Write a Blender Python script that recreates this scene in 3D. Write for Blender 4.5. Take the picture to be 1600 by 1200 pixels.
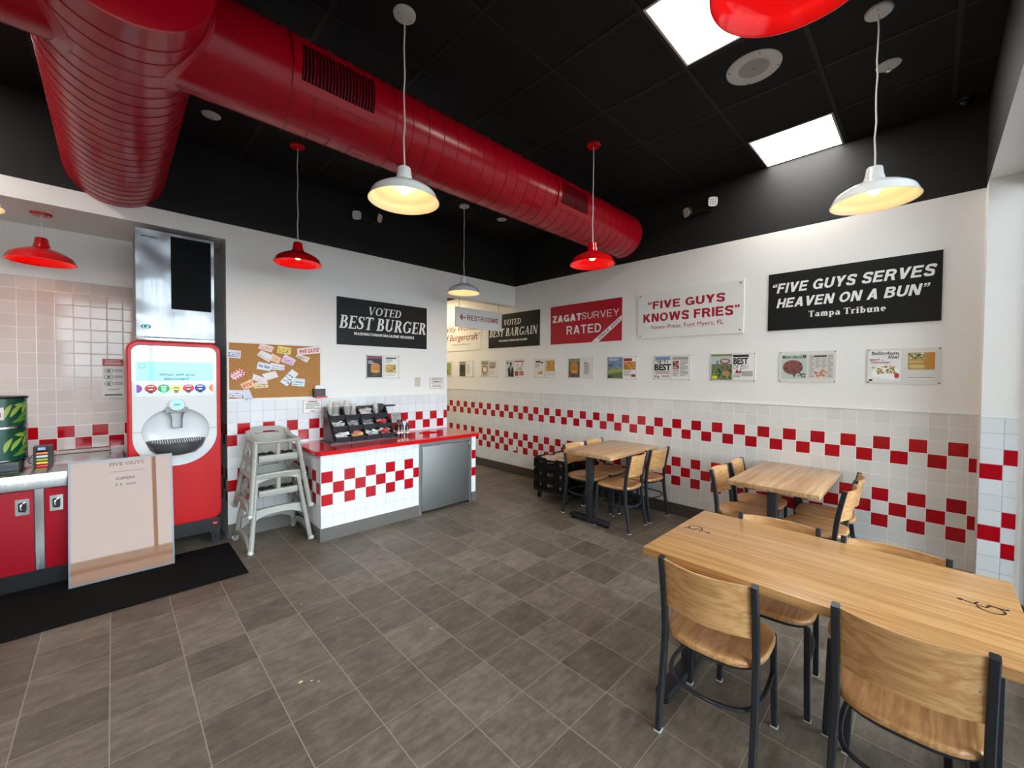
import bpy, bmesh, math, random
from mathutils import Vector, Matrix
random.seed(7)
C = bpy.context.scene.collection
for _o in list(bpy.data.objects): bpy.data.objects.remove(_o)
PI = math.pi

# ------------------------------------------------------------------ camera
YAW, PITCH, ROLL, CZ = 0.7741, -0.0233, 0.0079, 1.6298
_f = Vector((math.sin(YAW)*math.cos(PITCH), math.cos(YAW)*math.cos(PITCH), math.sin(PITCH)))
_r = Vector((math.cos(YAW), -math.sin(YAW), 0)); _u = _r.cross(_f)
_r2 = math.cos(ROLL)*_r + math.sin(ROLL)*_u; _u2 = math.cos(ROLL)*_u - math.sin(ROLL)*_r
cam_d = bpy.data.cameras.new('camera'); cam = bpy.data.objects.new('camera', cam_d); C.objects.link(cam)
_m = Matrix((_r2, _u2, -_f)).transposed().to_4x4(); _m.translation = (0, 0, CZ)
cam.matrix_world = _m
cam_d.sensor_fit = 'HORIZONTAL'; cam_d.sensor_width = 36.0; cam_d.lens = 638.0/1600*36.0
cam_d.clip_start = 0.02
sc = bpy.context.scene; sc.camera = cam

# ------------------------------------------------------------------ sky, exposure
w = bpy.data.worlds.new('sky'); sc.world = w; w.use_nodes = True
bg = w.node_tree.nodes['Background']; bg.inputs['Color'].default_value = (0.93, 0.965, 1.0, 1); bg.inputs['Strength'].default_value = 7.5
sc.view_settings.view_transform = 'Standard'; sc.view_settings.look = 'None'
sc.view_settings.gamma = 1.0; sc.view_settings.use_curve_mapping = False
sc.view_settings.exposure = 0.7
PANEL_LIGHT, BULB_LIGHT, HALL_LIGHT = 12.0, 32.0, 12.0

# ------------------------------------------------------------------ materials
def lin(c):
    return tuple(((v/255)/12.92 if v/255 <= 0.04045 else ((v/255+0.055)/1.055)**2.4) for v in c[:3]) + (1.0,)
_M = {}
def mat(name, rgb=(200,200,200), rough=0.5, metal=0.0, spec=0.5, coat=0.0, emit=0.0, ior=1.5):
    if name in _M: return _M[name]
    m = bpy.data.materials.new(name); m.use_nodes = True
    b = m.node_tree.nodes['Principled BSDF']
    b.inputs['Base Color'].default_value = lin(rgb); b.inputs['Roughness'].default_value = rough
    b.inputs['Metallic'].default_value = metal; b.inputs['Specular IOR Level'].default_value = spec
    b.inputs['Coat Weight'].default_value = coat; b.inputs['Coat Roughness'].default_value = 0.08
    b.inputs['IOR'].default_value = ior
    if emit:
        b.inputs['Emission Color'].default_value = lin(rgb); b.inputs['Emission Strength'].default_value = emit
    _M[name] = m; return m
class G:
    """tiny node-graph helper"""
    def __init__(s, m): s.t = m.node_tree; s.b = s.t.nodes.get('Principled BSDF')
    def n(s, kind, **kw):
        x = s.t.nodes.new(kind)
        for k, v in kw.items(): setattr(x, k, v)
        return x
    def link(s, a, b): s.t.links.new(a, b)
    def put(s, sock, v):
        if hasattr(v, 'is_linked') or isinstance(v, bpy.types.NodeSocket): s.link(v, sock)
        else: sock.default_value = v
    def ma(s, op, a, b=0.0, c=0.0):
        x = s.n('ShaderNodeMath', operation=op)
        for i, v in enumerate((a, b, c)): s.put(x.inputs[i], v)
        return x.outputs[0]
    def mix(s, fac, a, b):
        x = s.n('ShaderNodeMix', data_type='RGBA')
        s.put(x.inputs[0], fac); s.put(x.inputs[6], a); s.put(x.inputs[7], b)
        return x.outputs[2]
    def pos(s):
        g = s.n('ShaderNodeNewGeometry'); x = s.n('ShaderNodeSeparateXYZ'); s.link(g.outputs['Position'], x.inputs[0])
        return g.outputs['Position'], x.outputs
    def obj(s):
        g = s.n('ShaderNodeTexCoord'); return g.outputs['Object']
    def noise(s, vec, scale, detail=3.0, rough=0.5, sc3=None):
        if sc3:
            mp = s.n('ShaderNodeMapping'); mp.inputs['Scale'].default_value = sc3; s.link(vec, mp.inputs[0]); vec = mp.outputs[0]
        x = s.n('ShaderNodeTexNoise'); s.link(vec, x.inputs['Vector']); x.inputs['Scale'].default_value = scale
        x.inputs['Detail'].default_value = detail; x.inputs['Roughness'].default_value = rough
        return x.outputs['Fac']
    def comb(s, x, y, z=0.0):
        c = s.n('ShaderNodeCombineXYZ')
        for i, v in enumerate((x, y, z)): s.put(c.inputs[i], v)
        return c.outputs[0]
    def white(s, vec):
        x = s.n('ShaderNodeTexWhiteNoise', noise_dimensions='3D'); s.link(vec, x.inputs['Vector']); return x.outputs['Value']
    def ramp(s, fac, stops):
        x = s.n('ShaderNodeValToRGB'); s.put(x.inputs[0], fac)
        e = x.color_ramp.elements
        while len(e) > 1: e.remove(e[-1])
        e[0].position, e[0].color = stops[0][0], lin(stops[0][1])
        for p, c in stops[1:]:
            k = e.new(p); k.color = lin(c)
        return x.outputs[0]
    def bump(s, h, strength, dist):
        x = s.n('ShaderNodeBump'); x.inputs['Strength'].default_value = strength; x.inputs['Distance'].default_value = dist
        s.link(h, x.inputs['Height']); s.link(x.outputs[0], s.b.inputs['Normal'])
    def col(s, c): s.link(c, s.b.inputs['Base Color'])
T = 0.111
ZT = 1.3486
def tile_mat(name, axis, sign, off, zt, bands, white=(226,226,226), red=(186,8,24), grout=(205,204,202), rough=0.13):
    """glazed square wall tile; u runs along world axis, rows count down from zt; bands = rows holding red checks"""
    m = mat(name, white, rough); g = G(m); p, xyz = g.pos()
    a = xyz['XYZ'.index(axis)]
    u = g.ma('DIVIDE', g.ma('MULTIPLY', g.ma('SUBTRACT', a, off), sign), T)
    v = g.ma('DIVIDE', g.ma('SUBTRACT', zt, xyz[2]), T)
    iu, iv = g.ma('FLOOR', u), g.ma('FLOOR', v)
    fu, fv = g.ma('SUBTRACT', u, iu), g.ma('SUBTRACT', v, iv)
    du = g.ma('ABSOLUTE', g.ma('SUBTRACT', fu, 0.5)); dv = g.ma('ABSOLUTE', g.ma('SUBTRACT', fv, 0.5))
    e = g.ma('MAXIMUM', du, dv)
    gm = g.ma('GREATER_THAN', e, 0.4835)
    par = g.ma('LESS_THAN', g.ma('FLOORED_MODULO', g.ma('ADD', iu, iv), 2.0), 0.5)
    inb = None
    for lo, hi in bands:
        k = g.ma('MULTIPLY', g.ma('GREATER_THAN', iv, lo-0.5), g.ma('LESS_THAN', iv, hi+0.5))
        inb = k if inb is None else g.ma('MAXIMUM', inb, k)
    isred = g.ma('MULTIPLY', par, inb)
    rnd = g.white(g.comb(iu, iv, 3.0))
    wh = g.mix(rnd, lin(white), lin(tuple(max(0, c-9) for c in white)))
    rd = g.mix(rnd, lin(red), lin((max(0, red[0]-14), red[1], red[2])))
    c = g.mix(gm, g.mix(isred, wh, rd), lin(grout)); g.col(c)
    g.link(g.ma('MULTIPLY_ADD', gm, 0.6, rough), g.b.inputs['Roughness'])
    r2 = g.white(g.comb(iu, iv, 9.0))
    tilt = g.ma('ADD', g.ma('MULTIPLY', g.ma('SUBTRACT', rnd, 0.5), fu), g.ma('MULTIPLY', g.ma('SUBTRACT', r2, 0.5), fv))
    h = g.ma('ADD', g.ma('MULTIPLY', tilt, 0.9), g.ma('MULTIPLY', g.ma('SMOOTH_MIN', g.ma('MULTIPLY', g.ma('SUBTRACT', 0.5, e), 22.0), 1.0, 0.3), 0.7))
    g.bump(h, 0.55, 0.0022)
    return m
WALLB = [(2,3),(6,8)]
M_tile_right = tile_mat('tile right', 'Y', -1.0, 6.5492, ZT, WALLB, white=(230,228,224), grout=(246,244,241))
M_tile_back = tile_mat('tile back', 'X', 1.0, 0.8713, ZT, WALLB, white=(230,232,234), grout=(186,188,193))
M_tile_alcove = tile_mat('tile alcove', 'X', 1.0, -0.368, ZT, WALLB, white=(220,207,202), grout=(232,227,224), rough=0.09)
M_tile_jamb = tile_mat('tile jamb', 'Y', -1.0, -0.264+T, ZT, WALLB, white=(230,232,234), grout=(186,188,193))
M_tile_hall = tile_mat('tile hall side', 'Y', 1.0, 4.768, ZT, WALLB)
M_tile_cfront = tile_mat('tile counter front', 'X', 1.0, 1.418, 0.675, [(0,2)], white=(230,232,234), grout=(186,188,193))
M_tile_cside = tile_mat('tile counter side', 'Y', -1.0, 4.06, 0.675, [(0,2)], white=(230,232,234), grout=(186,188,193))
def paint(name, rgb, rough=0.55):
    m = mat(name, rgb, rough, spec=0.35); g = G(m); p, _ = g.pos()
    g.bump(g.noise(p, 160, 2), 0.05, 0.002)
    return m
M_white = paint('white paint', (236,234,230)); M_black = paint('black paint', (25,25,25), 0.6)
M_ceil = mat('ceiling tile', (24,24,25), 0.75, spec=0.2)
g = G(M_ceil); p, _ = g.pos(); g.bump(g.noise(p, 90, 4), 0.25, 0.003)
M_tbar = mat('ceiling grid', (24,24,24), 0.6, spec=0.3)
M_cap = mat('tile cap', (238,237,233), 0.3)
M_baseb = mat('grey base tile', (96,92,87), 0.5)
def floor_mat():
    m = mat('floor tile', (105,95,85), 0.42, spec=0.4); g = G(m); p, xyz = g.pos()
    P_ = 0.304
    u = g.ma('DIVIDE', g.ma('ADD', xyz[0], 0.028), P_); v = g.ma('DIVIDE', g.ma('SUBTRACT', xyz[1], 3.255), P_)
    iu, iv = g.ma('FLOOR', u), g.ma('FLOOR', v)
    du = g.ma('ABSOLUTE', g.ma('SUBTRACT', g.ma('SUBTRACT', u, iu), 0.5)); dv = g.ma('ABSOLUTE', g.ma('SUBTRACT', g.ma('SUBTRACT', v, iv), 0.5))
    gm = g.ma('MAXIMUM', g.ma('GREATER_THAN', du, 0.4925), g.ma('GREATER_THAN', dv, 0.4945))
    rnd = g.white(g.comb(iu, iv, 1.0))
    vv = g.n('ShaderNodeVectorMath', operation='ADD'); g.link(p, vv.inputs[0]); g.link(g.comb(g.ma('MULTIPLY', rnd, 37.0), g.ma('MULTIPLY', rnd, 11.0)), vv.inputs[1])
    st = g.noise(vv.outputs[0], 1.0, 8, 0.72, (7.0, 26.0, 1.0)); bl = g.noise(vv.outputs[0], 7.0, 9, 0.74)
    f = g.ma('ADD', g.ma('MULTIPLY', st, 0.55), g.ma('ADD', g.ma('MULTIPLY', bl, 0.5), g.ma('MULTIPLY', g.ma('SUBTRACT', rnd, 0.5), 0.14)))
    c = g.ramp(f, [(0.34, (77,69,59)), (0.52, (105,95,83)), (0.70, (136,124,109))])
    g.col(g.mix(gm, c, lin((154,143,129))))
    g.link(g.ma('MULTIPLY_ADD', st, 0.25, 0.33), g.b.inputs['Roughness'])
    h = g.ma('SUBTRACT', g.ma('MULTIPLY', st, 0.5), gm); g.bump(h, 0.25, 0.002)
    return m
M_floor = floor_mat()
def wood(name, light, dark, axis='X', plank=0.0, rough=0.32, scale=1.0):
    """oak: grain runs along the local axis; plank > 0 glues staves of that width side by side"""
    m = mat(name, light, rough, spec=0.45, coat=0.15); g = G(m); o = g.obj()
    s = [95.0, 95.0, 95.0]; s['XYZ'.index(axis)] = 3.2
    sp = g.n('ShaderNodeSeparateXYZ'); g.link(o, sp.inputs[0])
    vec = o; pr = None
    if plank:
        across = sp.outputs[1 if axis == 'X' else 0]
        ip = g.ma('FLOOR', g.ma('DIVIDE', across, plank)); pr = g.white(g.comb(ip, 5.0, 2.0))
        vv = g.n('ShaderNodeVectorMath', operation='ADD'); g.link(o, vv.inputs[0]); g.link(g.comb(g.ma('MULTIPLY', pr, 19.0), g.ma('MULTIPLY', pr, 23.0), pr), vv.inputs[1]); vec = vv.outputs[0]
    oi = g.n('ShaderNodeObjectInfo'); va = g.n('ShaderNodeVectorMath', operation='ADD')
    g.link(vec, va.inputs[0]); r = g.ma('MULTIPLY', oi.outputs['Random'], 31.0); g.link(g.comb(r, r, r), va.inputs[1]); vec = va.outputs[0]
    fine = g.noise(vec, scale, 4, 0.6, tuple(s)); s2 = [k*0.16 for k in s]; broad = g.noise(vec, scale, 3, 0.5, tuple(s2))
    rings = g.ma('PINGPONG', g.ma('MULTIPLY', broad, 9.0), 1.0)
    f = g.ma('ADD', g.ma('MULTIPLY', fine, 0.68), g.ma('MULTIPLY', rings, 0.26))
    if pr is not None: f = g.ma('ADD', f, g.ma('MULTIPLY', g.ma('SUBTRACT', pr, 0.5), 0.2))
    mid = tuple((a+b)//2 for a, b in zip(light, dark))
    g.col(g.ramp(f, [(0.26, dark), (0.42, mid), (0.58, light)])); g.bump(fine, 0.08, 0.002)
    return m
M_oak_top = wood('oak tabletop', (207,158,100), (173,123,71), 'Y')
M_oak_block = wood('oak stave tabletop', (207,168,124), (170,127,86), 'X', plank=0.085)
M_oak_seat = wood('oak seat', (204,156,104), (166,117,70), 'Y')
M_oak_back = wood('oak backrest', (212,165,111), (180,130,78), 'X')
M_frame = mat('charcoal steel', (50,53,58), 0.34, metal=0.35, spec=0.5)
M_glide = mat('nylon glide', (205,205,200), 0.4)
def ductpaint():
    m = mat('red duct paint', (168,5,26), 0.25, spec=0.35); g = G(m); p, _ = g.pos()
    g.bump(g.noise(p, 35, 3), 0.06, 0.004); return m
M_duct = ductpaint(); M_ductseam = mat('duct seam', (142,5,23), 0.35, spec=0.3)
M_redlam = mat('red worktop', (205,14,20), 0.12, spec=0.5, coat=0.4)
M_reddoor = mat('red laminate door', (160,8,30), 0.55, spec=0.25)
M_redmach = mat('machine red', (200,8,16), 0.3, spec=0.35)
M_shade_red = mat('red enamel', (196,8,16), 0.18, coat=0.3)
M_shade_white = mat('white enamel', (226,228,226), 0.2, coat=0.3)
def steel(name, rgb=(190,190,190), rough=0.28, wav=0.15, scale=3.0):
    m = mat(name, rgb, rough, metal=1.0); g = G(m); o = g.obj()
    if wav: g.bump(g.noise(o, scale, 1, 0.3), wav, 0.12)
    br = g.noise(o, 1.0, 3, 0.5, (90, 90, 3)); g.link(g.ma('MULTIPLY_ADD', br, 0.16, rough-0.08), g.b.inputs['Roughness'])
    return m
M_steel = steel('stainless', (205,205,205), 0.24, 0.12); M_steel_icy = steel('dented stainless', (158,160,163), 0.34, 0.35, 3.5)
M_steel_door = steel('brushed stainless door', (140,140,139), 0.58, 0.02)
M_chrome = mat('chrome', (215,215,215), 0.12, metal=1.0)
M_grey_plastic = mat('grey highchair plastic', (160,158,151), 0.45)
M_strap = mat('black strap', (20,20,22), 0.7)
M_blackpl = mat('black plastic', (24,24,26), 0.38)
M_charpl = mat('charcoal plastic', (50,51,56), 0.35)
M_rubber = mat('black rubber', (18,18,18), 0.8, spec=0.2)
M_matm = mat('black mat', (13,13,13), 0.9, spec=0.15)
g = G(M_matm); p, _ = g.pos(); g.bump(g.noise(p, 400, 2), 0.5, 0.004)
M_cord = mat('white cord', (222,218,212), 0.5)
M_panel = mat('panel diffuser', (255,252,246), 0.5, emit=PANEL_LIGHT)
M_bulb = mat('warm bulb', (255,204,118), 0.5, emit=BULB_LIGHT)
M_hall = mat('hall diffuser', (255,232,190), 0.5, emit=HALL_LIGHT)
M_trimwhite = mat('white fixture', (196,194,190), 0.5); M_speakgrille = mat('speaker grille', (150,149,147), 0.6)
M_signblack = mat('sign black', (22,22,22), 0.5, spec=0.25); M_signwhite = mat('sign white', (232,230,225), 0.35); M_signred = mat('sign red', (178,14,34), 0.35)
M_letwhite = mat('letter white', (238,236,232), 0.45); M_letred = mat('letter red', (168,14,36), 0.45); M_letblack = mat('letter black', (24,24,24), 0.5)
M_acryl = mat('acrylic sheet', (222,219,212), 0.12, spec=0.5)
M_screw = mat('screw', (70,68,66), 0.4, metal=0.6)
def color(rgb, rough=0.45):
    rgb = tuple(int(c) for c in rgb); return mat('tone_%02x%02x%02x_%d' % (rgb[0], rgb[1], rgb[2], int(rough*100)), rgb, rough)
def glass_mat(name, tint=(235,242,245), ior=1.45):
    m = bpy.data.materials.new(name); m.use_nodes = True; t = m.node_tree; t.nodes.clear()
    o = t.nodes.new('ShaderNodeOutputMaterial'); mx = t.nodes.new('ShaderNodeMixShader'); fr = t.nodes.new('ShaderNodeFresnel')
    tr = t.nodes.new('ShaderNodeBsdfTransparent'); gl = t.nodes.new('ShaderNodeBsdfGlossy'); gl.inputs['Roughness'].default_value = 0.0
    tr.inputs[0].default_value = lin(tint); fr.inputs[0].default_value = ior
    for a, b in ((fr.outputs[0], mx.inputs[0]), (tr.outputs[0], mx.inputs[1]), (gl.outputs[0], mx.inputs[2]), (mx.outputs[0], o.inputs[0])): t.links.new(a, b)
    _M[name] = m; return m
M_glass = glass_mat('window glass'); M_clear = glass_mat('clear plastic', (228,236,240))
def cup_mat():
    m = bpy.data.materials.new('clear cup'); m.use_nodes = True; t = m.node_tree; b = t.nodes['Principled BSDF']
    b.inputs['Base Color'].default_value = lin((240,236,226)); b.inputs['Roughness'].default_value = 0.25; b.inputs['Alpha'].default_value = 0.3
    return m
M_cup = cup_mat()

# ------------------------------------------------------------------ mesh building
def cr(pts, n=8, closed=False):
    """Catmull-Rom through points"""
    pts = [Vector(p) for p in pts]; out = []; L = len(pts)
    seg = L if closed else L-1
    for i in range(seg):
        if closed: a, b, c, d = (pts[(i+k-1) % L] for k in range(4))
        else: a, b, c, d = pts[max(i-1, 0)], pts[i], pts[i+1], pts[min(i+2, L-1)]
        for k in range(n):
            t = k/n
            out.append(0.5*((2*b)+(c-a)*t+(2*a-5*b+4*c-d)*t*t+(3*b-a-3*c+d)*t**3))
    if not closed: out.append(pts[-1])
    return out
class Fr:
    """a local frame on a surface: u to the right, v up, h off the surface"""
    def __init__(s, O, U, V, N): s.O, s.U, s.V, s.N = Vector(O), Vector(U), Vector(V), Vector(N)
    def __call__(s, u, v, h=0.0): return s.O + s.U*u + s.V*v + s.N*h
class MB:
    def __init__(s): s.bm = bmesh.new(); s.mats = []; s.cur = 0
    def use(s, m):
        if m not in s.mats: s.mats.append(m)
        s.cur = s.mats.index(m); return s
    def _face(s, vs):
        try: f = s.bm.faces.new(vs); f.material_index = s.cur; f.smooth = True; return f
        except ValueError: return None
    def poly(s, pts):
        return s._face([s.bm.verts.new(p) for p in pts])
    def box(s, x0, x1, y0, y1, z0, z1, bevel=0.0, M=None, seg=2, faces=None):
        x0, x1 = min(x0, x1), max(x0, x1); y0, y1 = min(y0, y1), max(y0, y1); z0, z1 = min(z0, z1), max(z0, z1)
        c = [(x0,y0,z0),(x1,y0,z0),(x1,y1,z0),(x0,y1,z0),(x0,y0,z1),(x1,y0,z1),(x1,y1,z1),(x0,y1,z1)]
        vs = [s.bm.verts.new(M @ Vector(p) if M else p) for p in c]
        fs = {}
        for k, q in (('-z',(3,2,1,0)),('+z',(4,5,6,7)),('-y',(0,1,5,4)),('+x',(1,2,6,5)),('+y',(2,3,7,6)),('-x',(3,0,4,7))):
            f = s._face([vs[i] for i in q]); fs[k] = f
            if faces and k in faces:
                cur = s.cur; s.use(faces[k]); f.material_index = s.cur; s.cur = cur
        if bevel:
            es = list({e for f in fs.values() for e in f.edges})
            r = bmesh.ops.bevel(s.bm, geom=es, offset=bevel, segments=seg, profile=0.5, affect='EDGES')
            for f in r['faces']: f.smooth = True
        return s
    def rings(s, loops, close=True, cap0=True, cap1=True):
        L = [[s.bm.verts.new(p) for p in lp] for lp in loops]; n = len(L[0])
        for a, b in zip(L, L[1:]):
            for i in range(n if close else n-1):
                j = (i+1) % n; s._face([a[i], a[j], b[j], b[i]])
        if cap0: s._face(list(reversed(L[0])))
        if cap1: s._face(L[-1])
        return s
    def lathe(s, prof, O=(0,0,0), A=(0,0,1), n=32, cap0=False, cap1=False, sx=1.0, sy=1.0):
        A = Vector(A).normalized(); X = A.orthogonal().normalized(); Y = A.cross(X); O = Vector(O)
        if abs(A.z) > 0.99: X, Y = Vector((1,0,0)), Vector((0,1,0)) * (1 if A.z > 0 else -1)
        loops = [[O + A*z + X*(r*sx*math.cos(2*PI*i/n)) + Y*(r*sy*math.sin(2*PI*i/n)) for i in range(n)] for r, z in prof]
        return s.rings(loops, True, cap0, cap1)
    def sphere(s, O, r, n=16, sx=1, sy=1, sz=1):
        m = n//2; O = Vector(O)
        loops = [[O+Vector((r*sx*math.sin(PI*k/m)*math.cos(2*PI*i/n), r*sy*math.sin(PI*k/m)*math.sin(2*PI*i/n), -r*sz*math.cos(PI*k/m))) for i in range(n)] for k in range(1, m)]
        return s.rings(loops)
    def sweep(s, pts, prof, side=None, closed=False):
        """prof: list of (a,b) in the (side, binormal) plane; side fixed or carried along"""
        pts = [Vector(p) for p in pts]; n = len(pts); loops = []; X = None
        for i in range(n):
            if closed: t = (pts[(i+1) % n]-pts[i-1]).normalized()
            else: t = (pts[min(i+1, n-1)]-pts[max(i-1, 0)]).normalized()
            if side is not None: X = Vector(side) - t*t.dot(Vector(side))
            elif X is None: X = t.orthogonal()
            else: X = X - t*t.dot(X)
            X = X.normalized(); Y = t.cross(X)
            loops.append([pts[i] + X*a + Y*b for a, b in prof])
        if closed: loops.append(loops[0])
        return s.rings(loops, True, not closed, not closed)
    def tube(s, pts, r, n=8, closed=False):
        return s.sweep(pts, [(r*math.cos(2*PI*i/n), r*math.sin(2*PI*i/n)) for i in range(n)], None, closed)
    def bar(s, pts, wd, dp, side, ch=0.15):
        a, b, c = wd/2, dp/2, min(wd, dp)*ch
        return s.sweep(pts, [(-a,-b+c),(-a+c,-b),(a-c,-b),(a,-b+c),(a,b-c),(a-c,b),(-a+c,b),(-a,b-c)], side)
    def prism(s, outline, fr, h0, h1, holes=(), walls=True, back=False):
        """flat plate with optional holes in a frame, from height h0 to h1"""
        def fill(h, flip):
            loops = [[s.bm.verts.new(fr(u, v, h)) for u, v in lp] for lp in [outline]+list(holes)]
            if not holes:
                f = s._face(loops[0] if not flip else list(reversed(loops[0])))
                if f: f.smooth = False
                return loops
            es = []
            for lp in loops:
                for i in range(len(lp)): es.append(s.bm.edges.new((lp[i], lp[(i+1) % len(lp)])))
            r = bmesh.ops.triangle_fill(s.bm, use_beauty=True, use_dissolve=False, edges=es, normal=fr.N)
            for f in r['geom']:
                if isinstance(f, bmesh.types.BMFace): f.material_index = s.cur; f.smooth = True
            return loops
        top = fill(h1, False)
        if walls:
            if back: bot = fill(h0, True)
            else: bot = [[s.bm.verts.new(fr(u, v, h0)) for u, v in lp] for lp in [outline]+list(holes)]
            for a, b in zip(bot, top):
                for i in range(len(a)):
                    j = (i+1) % len(a); s._face([a[i], a[j], b[j], b[i]])
        return s
    def rect(s, fr, u0, v0, u1, v1, h=0.0):
        s.poly([fr(u0,v0,h), fr(u1,v0,h), fr(u1,v1,h), fr(u0,v1,h)]); return s
    def ell(s, fr, cu, cv, ru, rv, h=0.0, n=28):
        s.poly([fr(cu+ru*math.cos(2*PI*i/n), cv+rv*math.sin(2*PI*i/n), h) for i in range(n)]); return s
    def flat(s, fr, pts, h=0.0):
        s.poly([fr(u, v, h) for u, v in pts]); return s
    def tris(s, fr, vs, fs, h=0.0):
        V = [s.bm.verts.new(fr(p[0], p[1], h+(p[2] if len(p) > 2 else 0))) for p in vs]
        for f in fs: s._face([V[i] for i in f])
        return s
    def text(s, fr, string, u0, u1, v0, v1, h=0.0, bold=0.0, shear=0.0, serif=False):
        vs, fs = (serif_text if serif is True else grot_text if serif == 'g' else sans_text)(string, bold, shear)
        xs = [p[0] for p in vs]; ys = [p[1] for p in vs]; ax, bx, ay, by = min(xs), max(xs), min(ys), max(ys)
        q = [(u0+(p[0]-ax)/(bx-ax)*(u1-u0), v0+(p[1]-ay)/(by-ay)*(v1-v0)) + tuple(p[2:]) for p in vs]
        return s.tris(fr, q, fs, h)
    def lines(s, fr, u0, v0, u1, v1, n, h=0.0, fill=0.45):
        st = (v1-v0)/n
        for i in range(n): s.rect(fr, u0, v1-(i+fill)*st, u0+(u1-u0)*(1 if i % 4 != 3 else 0.62), v1-i*st, h)
        return s
    def build(s, name, parent=None, M=None, sharp=32, shift=None):
        bm = s.bm
        if shift is not None: bmesh.ops.translate(bm, verts=bm.verts, vec=-Vector(shift))
        me = bpy.data.meshes.new(name); bm.to_mesh(me); bm.free()
        for m in s.mats: me.materials.append(m)
        me.set_sharp_from_angle(angle=math.radians(sharp))
        o = bpy.data.objects.new(name, me); C.objects.link(o)
        if parent is not None: o.parent = parent
        if M is not None: o.matrix_local = M
        return o
def setp(o, label=None, cat=None, group=None, kind=None):
    for k, v in (('label', label), ('category', cat), ('group', group), ('kind', kind)):
        if v: o[k] = v
    return o
def thing(name, label, cat, loc=(0,0,0), rz=0.0, group=None):
    o = bpy.data.objects.new(name, None); C.objects.link(o); o.location = loc; o.rotation_euler = (0,0,rz); o.empty_display_size = 0.1
    return setp(o, label, cat, group)
class World:
    """parts given in world coordinates under an unrotated thing"""
    def __init__(s, root): s.r = root
    def part(s, mb, name, parent=None, sharp=32, **kw):
        o = mb.build(name, parent or s.r, shift=s.r.location, sharp=sharp)
        return setp(o, **kw) if kw else o
def struct(name, mb): return setp(mb.build(name), kind='structure')
def copy_tree(o, parent=None):
    c = o.copy(); C.objects.link(c)
    if parent is not None: c.parent = parent
    for ch in list(o.children): copy_tree(ch, c)
    return c
# ---- lettering
_tc = {}
def sans_text(string, bold=0.0, shear=0.0):
    key = (string, bold, shear)
    if key in _tc: return _tc[key]
    cu = bpy.data.curves.new('lettering', 'FONT'); cu.body = string; cu.offset = bold; cu.resolution_u = 3
    ob = bpy.data.objects.new('lettering', cu); C.objects.link(ob)
    dg = bpy.context.evaluated_depsgraph_get(); dg.update(); ev = ob.evaluated_get(dg); me = ev.to_mesh()
    vs = [(v.co.x + shear*v.co.y, v.co.y) for v in me.vertices]; fs = [tuple(p.vertices) for p in me.polygons]
    ev.to_mesh_clear(); bpy.data.objects.remove(ob); bpy.data.curves.remove(cu)
    _tc[key] = (vs, fs); return _tc[key]
def arc(cx, cy, rx, ry, a0, a1, n=14):
    return [(cx+rx*math.cos(math.radians(a0+(a1-a0)*i/n)), cy+ry*math.sin(math.radians(a0+(a1-a0)*i/n))) for i in range(n+1)]
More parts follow.
